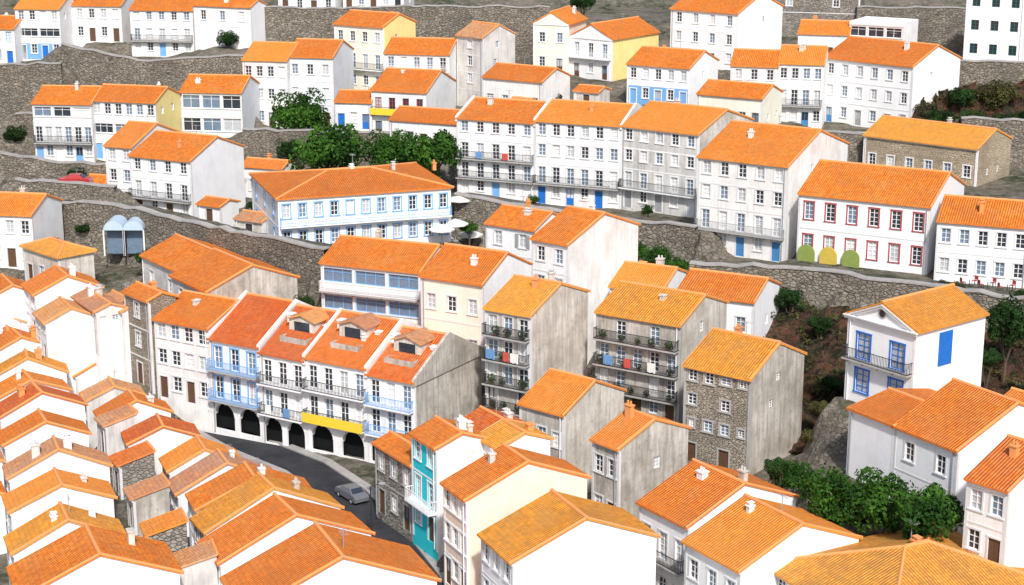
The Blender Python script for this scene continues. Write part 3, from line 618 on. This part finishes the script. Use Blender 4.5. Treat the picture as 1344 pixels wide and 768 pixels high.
rwall('long stone wall below the left slope houses and the hotel building',[(40,264,320,203),(150,270,345,198),(250,292,352,191),(330,310,375,184),(425,328,415,177)])
rwall('stone wall below the middle long row of townhouses',[(596,255,320,203),(700,274,340,199),(800,287,345,196),(912,299,360,190)])
rwall('long stone wall below the old tiled house and the red framed house',[(905,346,392,174),(1050,354,402,171),(1220,376,424,165),(1420,404,458,158)])
rwall('stone wall below the upper right row',[(988,170,218,232),(1130,177,236,228),(1262,184,244,226)])
rwall('stone wall above the warm stone house at the right edge',[(1262,156,218,236),(1420,161,228,234)])
rwall('tall stone wall behind the upper right houses',[(1125,10,88,284),(1270,12,88,284)])
rwall('stone wall under the tall white house in the top right corner',[(1250,82,134,256),(1420,80,137,256)])
rwall('grey stone wall below the left upper row houses',[(-60,188,240,230),(60,212,250,228),(140,216,256,227)])
rwall('stone wall behind the round trees',[(318,170,228,242),(440,174,236,240),(600,180,236,238)])
rwall('short stone wall under the white house with blue ground floor wall',[(745,140,176,240),(835,142,178,240)])
rwall('stone wall between the top left terraces above the long white house',[(240,122,140,254),(322,124,150,253)])
rwall('low stepped stone wall on the upper left slope below the broad wall',[(20,150,172,249),(130,152,172,248)])
rwall('low stepped stone wall left of the tall gabled house',[(20,236,262,216),(150,246,268,213)])
rwall('low white garden wall in front of the upper right row',[(1030,172,178,236),(1225,178,186,235)],'white',.3,'pgrey',False,'garden wall','garden_wall')
rwall('low pale garden wall along the terrace of the middle townhouses',[(604,262,270,207),(700,272,281,203),(800,284,293,199.5)],'offwhite',.3,'pgrey',False,'garden wall','garden_wall')
rwall('low pale garden wall before the tall gabled house on the left slope',[(150,280,290,207),(250,294,303,201),(318,300,310,196)],'offwhite',.3,'pgrey',False,'garden wall','garden_wall')
rwall('low stone yard wall on the terrace left of the warm stone house',[(1010,218,228,219),(1125,228,238,216)],'stone',.4,'granite',False,'garden wall','garden_wall')
# ---------- sheds on the terraces ----------
for i,(xc,xr,ye,Y,lb,A_,wm,rf_) in enumerate([(1030,1056,222,226,'small white shed with tile roof left of the warm stone house',4,'white','orange'),(1088,1116,226,224,'small grey shed close to the warm stone house',3.5,'grey','tan'),(786,812,122,246,'small pale shed left of the house with blue ground floor',4,'beige','orange'),
   (52,70,236,230,'little grey shed on the left terrace near the tiny cottages',3.5,'grey','red'),(1310,1335,196,226,'small beige shed at the right edge above the warm stone house',3.5,'beige','orange'),(690,718,138,240,'tiny shed between the grey white house and the long row',3,'white','tan'),
   (290,312,272,204,'small white shed right of the tall gabled left house',3.5,'white','orange'),(345,372,292,196,'small beige shed at the left foot of the hotel building',4,'beige','tan'),(20,38,222,236,'small white shed at the left edge under the upper row',3.5,'white','orange'),(980,998,196,228,'tiny grey shed at the left end of the upper right wall',3,'grey','orange')]):
    h_(lb,None,xc,xr,ye,-2.6,Y,30,A=A_,B=3.4,w=wm,rf=rf_,nf=1,nc=1,side=(0,0),ch=0,ant=False,cat='shed',pit=16)
# ---------- cliffs ----------
def lerpP(P,q):
    k=q*(len(P)-1); i=min(int(k),len(P)-2); return P[i].lerp(P[i+1],k-i)
CL1=([pt(1000,388,169.5),pt(1060,396,168.5),pt(1160,410,165),pt(1280,430,160.5),pt(1420,446,157)],[pt(985,605,145),pt(1060,590,143),pt(1130,570,144),pt(1270,550,149),pt(1420,550,146)])
CL2=([pt(1195,124,253),pt(1300,112,253),pt(1420,107,253)],[pt(1195,178,241),pt(1300,178,241),pt(1420,180,241)])
for top,bot in (CL1,CL2):
    for i in range(17):
        for j in range(1,10): p=lerpP(top,i/16).lerp(lerpP(bot,i/16),j/10); ANC.append((p.x,p.y+.8,p.z-2.))
# ---------- terrain ----------
prof=[(60,-58),(90,-58),(120,-57),(150,-55),(170,-51),(195,-47.5),(240,-44.5),(290,-37),(320,-34),(360,-28),(420,-17)]
for Yy,z in prof:
    for X in (-170,-140,-110,110,140,170): ANC.append((X,Yy,z+HC))
    if Yy>300 or Yy<95:
        for X in range(-90,91,15): ANC.append((X,Yy,z+HC))
road_px=[(262,548,-57.6),(330,585,-57.2),(400,613,-56.9),(452,648,-56.8),(500,700,-56.8),(545,760,-56.9),(600,860,-57),(640,960,-57)]
lane_px=[(40,470,-58),(105,520,-58),(165,580,-58.2),(205,640,-58.3),(238,710,-58.3),(270,800,-58.3),(300,930,-58.3)]
roads=[([at_z(a,b_,z+HC) for a,b_,z in road_px],1.9),([at_z(a,b_,z+HC) for a,b_,z in lane_px],1.4)]
for P,wd in roads:
    for a,b_ in zip(P,P[1:]):
        for k in range(6): q=a.lerp(b_,k/6); ANC.append((q.x,q.y,q.z-.1))
AN=np.array(ANC)
def tzs(X,Y):
    out=np.zeros(len(X))
    for i in range(0,len(X),4000):
        dx=X[i:i+4000,None]-AN[None,:,0]; dy=Y[i:i+4000,None]-AN[None,:,1]; w=1/(dx*dx+dy*dy+.6)**2.5
        out[i:i+4000]=(w*AN[None,:,2]).sum(1)/w.sum(1)
    return out
def roadmask(X,Y,z):
    for P,wd in roads:
        best=np.full(len(X),1e9); bz=np.zeros(len(X))
        for a,b_ in zip(P,P[1:]):
            d=b_-a; L2=d.x**2+d.y**2; q=np.clip(((X-a.x)*d.x+(Y-a.y)*d.y)/L2,0,1); D_=np.hypot(X-a.x-q*d.x,Y-a.y-q*d.y); zz=a.z+q*d.z
            m_=D_<best; best[m_]=D_[m_]; bz[m_]=zz[m_]
        k=np.clip((wd+1.6-best)/.8,0,1); z=z*(1-k)+(bz-.12)*k
    return z
xs=np.concatenate([[-1600,-1000,-600,-350,-240,-190,-150,-125],np.arange(-105,106,1.3),[125,150,190,240,350,600,1000,1600]])
ys=np.concatenate([[-900,-400,-100,0,40,60,75],np.arange(85,341,1.3),[350,365,380,400,440,520,700,1100,1800]])
GX,GY=np.meshgrid(xs,ys); gx,gy=GX.ravel(),GY.ravel()
gz=tzs(gx,np.clip(gy,60,420)); gz=roadmask(gx,gy,gz); gz+=np.where(gy>420,(gy-420)*.12,0)
rng=np.random.RandomState(3); gz+=rng.uniform(-.06,.06,len(gz))
nx_=len(xs); fs=[(j*nx_+i,j*nx_+i+1,(j+1)*nx_+i+1,(j+1)*nx_+i) for j in range(len(ys)-1) for i in range(nx_-1)]
me=bpy.data.meshes.new('hillside'); me.from_pydata(np.stack([gx,gy,gz],1).tolist(),[],fs); me.materials.append(M['earth']); tag(link('hillside',me),None,None,kind='structure')
def tz(x,y): return float(roadmask(np.array([x]),np.array([y]),tzs(np.array([x]),np.array([y])))[0])
for (P,wd),nm in zip(roads,('street','lane')):
    mb=MB(); kb=MB(); pr=[]
    for i,p in enumerate(P):
        d=(P[min(i+1,len(P)-1)]-P[max(i-1,0)]); d.z=0; d.normalize(); n=Vector((-d.y,d.x,0)); pr.append((p-n*wd,p+n*wd,n))
    for (a,b_,n1),(a2,b2,n2) in zip(pr,pr[1:]):
        mb.poly([a,a2,b2,b_])
        for e,e2,sg in((a,a2,-1),(b_,b2,1)):
            o1=e+n1*sg*.9;o2=e2+n2*sg*.9; up=Vector((0,0,.13)); kb.poly([e+up,e2+up,o2+up,o1+up]); kb.poly([e-up,e2-up,e2+up,e+up])
    tag(mb.build(nm,M['asphalt']),None,None,kind='structure'); tag(kb.build('pavement',M['concrete']),None,None,kind='structure')
def cliff(top,bot,name='rocky_slope'):
    nu,nv=110,60; vs=[]
    for j in range(nv+1):
        for i in range(nu+1):
            p=lerpP(top,i/nu).lerp(lerpP(bot,i/nu),j/nv); d=mn.fractal(p*.2,1,2,6)*2.2+abs(mn.fractal(p*.7,1,2,5))*1.6+mn.noise(p*2.2)*.3
            vs.append(tuple(p+Vector((d*.3,-abs(d)*.8,d*.6))))
    me=bpy.data.meshes.new(name); me.from_pydata(vs,[],[(j*(nu+1)+i,j*(nu+1)+i+1,(j+1)*(nu+1)+i+1,(j+1)*(nu+1)+i) for j in range(nv) for i in range(nu)]); me.materials.append(M['rock'])
    tag(link(name,me),None,None,kind='structure'); return [Vector(v) for v in vs]
cv=cliff(*CL1); cv2=cliff(*CL2)
# ---------- vegetation ----------
def leaves(mb,cen,r,n,size,sq=1.0):
    for _ in range(n):
        d=Vector((random.gauss(0,1),random.gauss(0,1),random.gauss(0,1))).normalized(); p=Vector(cen)+Vector((d.x,d.y,d.z*sq))*r*random.uniform(.75,1.05)
        a=(d+Vector((random.uniform(-1,1),random.uniform(-1,1),random.uniform(-1,1)))*.8).normalized(); t1=a.orthogonal().normalized(); t1=(t1*math.cos(random.random()*6)+a.cross(t1)*math.sin(random.random()*6)); t2=a.cross(t1); k=size*random.uniform(.6,1.2)
        mb.poly([p-t1*k,p+t2*k*.6,p+t1*k,p-t2*k*.6])
crowns=[]
for sd in range(4):
    random.seed(100+sd); mb=MB()
    for i in range(26):
        d=Vector((random.gauss(0,1),random.gauss(0,1),random.gauss(0,.8))).normalized()*random.uniform(.25,.78); leaves(mb,(d.x,d.y,d.z*.75),random.uniform(.2,.36),230,.05)
    crowns.append(mb)
cm={(i,k):crowns[i].mesh('crown',M[k]) for i in range(4) for k in('leaf','leafd','leafo')}
random.seed(11)
def tree(px,py,r,Y,label,mat='leaf',sz=1.,cat='tree',group=None):
    p=pt(px,py,Y); g=tz(p.x,p.y); g=min(g,p.z-r*.6); o=empty('tree' if cat=='tree' else 'bush',(p.x,p.y,g)); tag(o,label,cat,group)
    mb=MB(); hh=p.z-g; mb.tube((0,0,-.5),(0.1,0,hh*.6),.05*r+.05,7,.035*r+.04)
    for k in range(5): a=k*1.3; mb.tube((.1*min(1,hh),0,hh*.55),(math.cos(a)*r*.5,math.sin(a)*r*.5,hh+r*random.uniform(-.1,.35)),.03*r+.02,5,.01*r)
    mb.build('trunk' if cat=='tree' else 'stem',M['bark'],o)
    cr=link('crown' if cat=='tree' else 'foliage',cm[(random.randrange(4),mat)],o,(0,0,hh),random.random()*6); cr.scale=(r*1.1,r*1.1,r*1.1*sz)
tree(390,150,4.6,245,'dark round tree in front of the white grey pair of houses')
tree(432,200,5.2,222,'broad green tree behind the hotel roof, left of the other two')
tree(520,198,3.9,222,'green tree behind the hotel roof, middle one')
tree(572,200,4.4,220,'green tree behind the hotel roof next to the middle row')
tree(1040,628,1.9,131,'small leafy tree at the left end of the lower right hedge trees')
tree(1092,656,2.7,124,'dense tree in the lower right clump, left of three')
tree(1152,664,3.0,122,'dense tree in the lower right clump, middle of three')
tree(1222,674,3.1,118,'dense tree in the lower right clump, right of three')
tree(1322,425,2.6,152,'leafy tree on the rocks right of the blue windowed villa','leafd')
for i,(px,py,r,Y,mt,lb) in enumerate([(1036,392,1.8,166,'leafd','dark bush on the rocks beside the white orange-roofed house'),(832,330,1.9,185,'leaf','bush below the middle stone wall, leftmost'),(862,342,2.1,183,'leaf','bush below the middle stone wall, second'),(893,352,1.8,181,'leaf','bush below the middle stone wall, rightmost'),
  (1235,158,2.6,239,'leafd','dark bush beside the wide white house at upper right'),(1272,160,2.8,239,'leafd','dark bush second right of the wide white house'),(1312,164,2.6,239,'leafd','dark bush third right of the wide white house'),(1345,158,2.6,240,'leafd','dark bush at the right edge of the upper slope'),(1310,122,3.,248,'leafo','olive scrub bush under the top right wall'),(1262,128,2.4,247,'leafd','dark bush under the left end of the top right wall'),
  (102,228,1.4,226,'leafd','small dark bush above the tiny cottages'),(18,176,2.,245,'leafd','dark bush at the left edge beside the upper row'),(382,195,2.2,238,'leafd','dark bush behind the low cottage under the round tree'),(195,338,1.6,188,'leafd','dark bush below the arched canopies'),(765,4,2.2,290,'leafd','bush at the top edge above the gabled houses'),(1000,8,2.4,288,'leafd','bush at the top edge right of the cubic white house'),(1020,612,1.2,130,'leafd','low bush left of the hedge trees'),(1070,575,1.3,141,'leafo','dry bush at the foot of the rocks'),(1295,470,1.4,148,'leafd','bush behind the villa on the rocks'),(112,300,1.3,200,'leafd','little bush left of the arched canopies'),(300,50,2.,280,'leafd','bush behind the plain white top house'),
  (1075,425,1.3,160,'leafd','dark shrub high on the rocks left of the villa'),(1050,470,1.4,154,'leafo','olive shrub halfway down the rocks left of the villa'),(1092,505,1.2,150,'leafd','dark shrub low on the rocks touching the villa'),(1092,560,1.3,141,'leafd','dark shrub at the rock foot beside the white wing'),(1078,535,1.1,144,'leafo','olive shrub low on the rocks above the dry bush'),(1238,378,1.0,166,'leafd','dark shrub on the wall before the right edge house, left'),(1256,380,1.0,165.5,'leafo','olive shrub on the wall before the right edge house, middle'),(1338,390,1.0,163,'leafd','dark shrub on the wall at the right edge'),
  (1065,236,1.2,218,'leafd','small shrub between the two sheds left of the warm stone house'),(615,298,1.2,198,'leaf','shrub at the left foot of the townhouse stone wall'),(700,262,.9,204,'leaf','small shrub before the middle townhouses'),(440,345,1.4,176,'leafd','shrub at the foot of the hotel wall'),(260,300,1.,197,'leafd','small shrub by the low wall of the gabled left house'),(36,250,1.2,227,'leafo','olive shrub left of the tiny cottages'),(725,128,1.3,246,'leafd','shrub right of the small grey white house'),(400,398,1.3,172,'leafd','shrub left of the veranda house'),
  (70,160,1.2,256,'leafd','dark shrub on the upper left wall above the long white house'),(210,118,1.2,262,'leafd','dark shrub on the broad wall under the top left houses'),(330,270,1.,218,'leafd','shrub right of the low orange cottage'),(850,276,.9,202,'leafd','small shrub before the grey townhouse'),(1000,212,1.2,226,'leafd','shrub at the left end of the upper right wall')]): tree(px,py,r,Y,lb,mt,.85,'bush')
mb=MB(); random.seed(5)
for V_,n in((cv,380),(cv2,260)):
    for _ in range(n):
        p=random.choice(V_); leaves(mb,p,random.uniform(.25,.8),40,.15,.6)
tag(mb.build('undergrowth',M['leafo']),'scrubby undergrowth clinging to the reddish rocks','undergrowth',kind='stuff')
# ---------- balcony plants and laundry ----------
pots=[]
for v_ in range(3):
    random.seed(v_+40); mb=MB(); mb.tube((0,0,0),(0,0,.28),.12,8,.17); pm=mb.mesh('pot',M['terracotta']); mb=MB(); leaves(mb,(0,0,.5),.3,90,.09); leaves(mb,(.15,-.1,.3),.22,50,.08); pots.append((pm,mb.mesh('foliage',M['leaf'])))
random.seed(9)
onum=['first','second','third','fourth','fifth']
def onh(hh,lx,ly,z):
    ro=hh['o']; th=-hh['th']; return (ro.location.x+lx*math.cos(th)-ly*math.sin(th),ro.location.y+lx*math.sin(th)+ly*math.cos(th),hh['zb']+z)
for key,fl,nm in (('n5',(0,1,2,3),'tall narrow house'),('n6',(1,2,3),'weathered grey house')):
    hh=H[key]; 
    for fi in fl:
        n=3 if key=='n5' else 5
        for k in range(n):
            lx=-hh['A']/2+.4+(hh['A']-.8)*(k+random.uniform(.2,.8))/n
            o=empty('potted_plant',onh(hh,lx,-hh['B']/2-.45,fi*hh['fh']+.062)); k_=random.uniform(.8,1.25); o.scale=(k_,k_,k_)
            tag(o,'potted plant %s from left on the %s balcony up, %s'%(onum[k],onum[fi],nm),'potted plant','potted plants on the balconies of the %s'%nm); a,b_=random.choice(pots); link('pot',a,o); link('foliage',b_,o)
for key,fi,xs_,nm in (('n5',2,(-1.4,.3,1.2),'third balcony up of the tall narrow house'),('n6',2,(-2.6,-.6,1.9),'third floor balcony of the weathered grey house'),('g2',1,(-1.2,.9),'lower balcony of the iron-balconied arcaded house'),('m1',2,(-2.,1.6),'upper balcony of the left middle townhouse')):
    hh=H[key]
    for k,lx in enumerate(xs_):
        mt=['cloth','clothb','clothr'][(k+fi+len(key))%3]; wd=random.uniform(.3,.5); y0=-.84
        mb=MB(); m_=6
        for i in range(m_):
            a,b_=-wd+2*wd*i/m_,-wd+2*wd*(i+1)/m_; za,zb_=.25+.05*math.sin(i*2.1),.25+.05*math.sin((i+1)*2.1); ya,yb_=y0-.03*(i%2),y0-.03*((i+1)%2)
            mb.poly([(a,ya,za),(b_,yb_,zb_),(b_,y0,1.09),(a,y0,1.09)]); mb.poly([(a,y0,1.09),(b_,y0,1.09),(b_,y0+.14,1.09),(a,y0+.14,1.09)])
        o=mb.build('laundry',M[mt],None,onh(hh,lx,-hh['B']/2,fi*hh['fh']),-hh['th']); tag(o,'%s cloth hung %s from left, %s'%({'cloth':'white','clothb':'blue','clothr':'red'}[mt],onum[k],nm),'laundry')
# ---------- cars ----------
def car_proto():
    prof=[(-2,.35),(-2.02,.75),(-1.85,.95),(-1.2,1.0),(-.65,1.42),(.75,1.45),(1.35,1.02),(1.9,.92),(2.05,.7),(2.03,.32)]
    mb=MB(); n=len(prof); wy=.82
    for sg in(-1,1): mb.poly([(x,sg*(wy-(.14 if z>1.1 else 0)),z) for x,z in prof])
    for i in range(n):
        a,b_=prof[i],prof[(i+1)%n]; ia=.14 if a[1]>1.1 else 0; ib=.14 if b_[1]>1.1 else 0
        mb.poly([(a[0],-wy+ia,a[1]),(b_[0],-wy+ib,b_[1]),(b_[0],wy-ib,b_[1]),(a[0],wy-ia,a[1])])
    gl=MB()
    for sg in(-1,1):
        y0=sg*(wy+.01);y1=sg*(wy-.125); gl.poly([(-1.05,y0-sg*.02,1.03),(.0,y0-sg*.02,1.03),(0,y1,1.37),(-.6,y1,1.37)]); gl.poly([(.06,y0-sg*.02,1.03),(1.15,y0-sg*.02,1.05),(.7,y1,1.38),(.06,y1,1.38)])
    gl.poly([(-1.19,-.68,1.03),(-.7,-.6,1.42),(-.7,.6,1.42),(-1.19,.68,1.03)]); gl.poly([(1.33,-.68,1.06),(.83,-.6,1.45),(.83,.6,1.45),(1.33,.68,1.06)])
    wh=MB(); wh.tube((0,-.1,0),(0,.1,0),.32,14); ri=MB(); ri.tube((0,-.11,0),(0,.11,0),.19,10)
    li=MB(); li.box(-.03,.03,-.17,.17,-.07,.07)
    return mb,gl.mesh('windows',M['glass']),wh.mesh('wheel',M['rubber']),ri.mesh('rim',M['chrome']),li.mesh('headlight',M['wframe'])
cb,cg,cw,cr_,cl=car_proto(); cbm={}
def car(px,py,Y,rz,mat,label,zz=None,sc_=1.):
    p=pt(px,py,Y); z=tz(p.x,p.y)+.03
    if zz: p=at_z(px,py,zz+HC); z=tz(p.x,p.y)+.13
    o=empty('parked_car',(p.x,p.y,z),R(rz)); tag(o,label,'car','cars parked about the hillside'); o.scale=(sc_,)*3
    if mat not in cbm: cbm[mat]=cb.mesh('body',M[mat])
    link('body',cbm[mat],o); link('windows',cg,o)
    for x in(-1.3,1.25):
        for y in(-.76,.76): w=link('wheel',cw,o,(x,y,.32)); link('rim',cr_,w)
    for y in(-.55,.55): link('headlight',cl,o,(-2.0,y,.72))
car(462,655,0,-55,'car_silver','dark grey car parked on the street below the arcades',-56.8,.85)
for px,py,Y,rz,mt,lb in [(548,325,198,20,'car_dark','dark car beside the right end of the hotel building'),(575,318,201,15,'car_white','white car beside the right end of the hotel building'),(100,262,216,0,'car_red','red car by the tiny cottages on the left terrace')]: car(px,py,Y,rz,mt,lb)
# ---------- cafe terrace ----------
tb_=MB(); tb_.tube((0,0,.72),(0,0,.76),.4,12); tbm=tb_.mesh('tabletop',M['wframe']); tb_=MB(); tb_.tube((0,0,0),(0,0,.72),.04,6); tb_.tube((0,0,0),(0,0,.03),.25,10); tlm=tb_.mesh('leg',M['darkp'])
cs_=MB(); cs_.box(-.22,.22,-.22,.22,.43,.47); csm=cs_.mesh('seat',M['redp']); cs_=MB(); cs_.box(-.22,.22,.2,.24,.5,.9); cbk=cs_.mesh('backrest',M['redp']); cs_=MB(); cs_.box(-.02,.02,-.02,.02,0,.43); clg=cs_.mesh('leg',M['darkp'])
for i,px in enumerate((1272,1296,1322)):
    p=pt(px,380,167.5-i*.6); z=tz(p.x,p.y); o=empty('cafe_table',(p.x,p.y,z+.02)); nm=['leftmost','middle','rightmost'][i]; tag(o,'small round white table on the right terrace, %s of three'%nm,'table','round tables on the right terrace'); link('tabletop',tbm,o); link('leg',tlm,o)
    for j,a in enumerate((0.6,3.4)):
        q=empty('cafe_chair',(p.x+.75*math.cos(a),p.y+.75*math.sin(a),z+.02),a-math.pi/2); tag(q,'red chair at the %s side of the %s round terrace table'%(['right','left'][j],nm),'chair','red chairs on the right terrace'); link('seat',csm,q); link('backrest',cbk,q)
        for x in(-.19,.19):
            for y in(-.19,.19): link('leg',clg,q,(x,y,0))
# ---------- parasols, canopies ----------
def parasol(px,py,Y,label,mat):
    p=pt(px,py,Y); z=tz(p.x,p.y); o=empty('parasol',(p.x,p.y,z)); tag(o,label,'parasol','white parasols beside the hotel building')
    mb=MB(); mb.tube((0,0,0),(0,0,2.5),.04,6); mb.tube((0,0,0),(0,0,.08),.35,10); mb.build('pole',M['greyp'],o)
    mb=MB(); n=8; r=1.5
    for i in range(n):
        a,b_=2*math.pi*i/n,2*math.pi*(i+1)/n; A_=(r*math.cos(a),r*math.sin(a)); B_=(r*math.cos(b_),r*math.sin(b_))
        mb.poly([(A_[0],A_[1],2.1),(B_[0],B_[1],2.1),(0,0,2.65)]); mb.poly([(A_[0],A_[1],1.95),(B_[0],B_[1],1.95),(B_[0],B_[1],2.1),(A_[0],A_[1],2.1)])
    mb.build('canopy',M[mat],o)
for i,(px,py,Y,lb) in enumerate([(604,312,203,'white parasol beside the hotel building, far right'),(617,318,200,'white parasol beside the hotel building, front right'),(598,322,197,'white parasol beside the hotel building, front middle'),(580,326,194.5,'white parasol beside the hotel building, leftmost')]): parasol(px,py,Y,lb,'cloth')
for i,(px,mt,lb) in enumerate([(1074,'olive','green half-round panel leftmost before the red framed house'),(1106,'ochre','ochre half-round panel before the red framed house'),(1138,'olive','green half-round panel rightmost before the red framed house')]):
    hh=H[[k for k in H if k.startswith('white house with red framed')][0]]; lx=-hh['A']/2+1.2+i*2.5
    mb=MB(); n=14; r=.95
    arc=[(r*math.cos(math.pi*i_/n),.7+r*math.sin(math.pi*i_/n)) for i_ in range(n+1)]+[(-r,-.5),(r,-.5)]
    mb.poly([(x,0,zz) for x,zz in arc]); mb.poly([(x,.2,zz) for x,zz in arc][::-1])
    for j in range(len(arc)): k=(j+1)%len(arc); mb.poly([(arc[j][0],0,arc[j][1]),(arc[k][0],0,arc[k][1]),(arc[k][0],.2,arc[k][1]),(arc[j][0],.2,arc[j][1])])
    tag(mb.build('arched_panel',M[mt],None,onh(hh,lx,-hh['B']/2-.45,.1),-hh['th']),lb,'panel')
for i,(px,lb) in enumerate([(150,'pale blue barrel canopy, left one, by the long left wall'),(176,'pale blue barrel canopy, right one, by the long left wall')]):
    p=pt(px,325,194); o=empty('barrel_canopy',(p.x,p.y,p.z)); tag(o,lb,'canopy'); mb=MB(); n=12;r=1.15
    for j in range(n):
        a,b_=math.pi*j/n,math.pi*(j+1)/n
        mb.poly([(r*math.cos(a),0,2+r*math.sin(a)),(r*math.cos(b_),0,2+r*math.sin(b_)),(r*math.cos(b_),3,2+r*math.sin(b_)),(r*math.cos(a),3,2+r*math.sin(a))])
    mb.poly([(r*math.cos(math.pi*j/n),0.02,2+r*math.sin(math.pi*j/n)) for j in range(n+1)]); mb.build('canopy',M['pale'],o)
    for x in(-r,r):
        for y in(.05,2.8): mb=MB(); mb.box(x-.08,x+.08,y,y+.16,-1,2); mb.build('post',M['wframe'],o)
    mb=MB(); mb.box(-r+.1,r-.1,1.2,1.3,-1,2.1); mb.build('screen',M['glassb'],o)
def lamp(px,py,z,label):
    p=at_z(px,py,z+HC); zz=tz(p.x,p.y); o=empty('street_lamp',(p.x,p.y,zz)); tag(o,label,'street lamp')
    mb=MB(); mb.tube((0,0,0),(0,0,5),.08,8,.05); mb.tube((0,0,5),(.9,0,5.3),.04,6); mb.build('pole',M['darkp'],o); mb=MB(); mb.box(.7,1.2,-.12,.12,5.22,5.34); mb.build('lamp_head',M['greyp'],o)
lamp(488,715,-57,'iron street lamp on the pavement near the turquoise house')
# ---------- light ----------
sc=bpy.context.scene
w=bpy.data.worlds.new("World"); sc.world=w; w.use_nodes=True; nt=w.node_tree; sk=nt.nodes.new('ShaderNodeTexSky'); sk.sky_type='NISHITA'; sk.sun_disc=False
EL,AZ=45,171
sk.sun_elevation=R(EL); sk.sun_rotation=R(AZ); sk.air_density=1; sk.dust_density=2.5
nt.links.new(sk.outputs[0],nt.nodes['Background'].inputs[0]); nt.nodes['Background'].inputs[1].default_value=.14
sd=bpy.data.lights.new('sun','SUN'); sd.energy=4.1; sd.angle=R(3); sd.color=(1,.965,.92); so=bpy.data.objects.new('sun',sd); col.objects.link(so)
d=Vector((math.sin(R(AZ))*math.cos(R(EL)),math.cos(R(AZ))*math.cos(R(EL)),math.sin(R(EL)))); so.rotation_euler=d.to_track_quat('Z','Y').to_euler(); so.location=(0,0,150)
sc.view_settings.view_transform='Standard'; sc.view_settings.look='None'; sc.view_settings.exposure=0
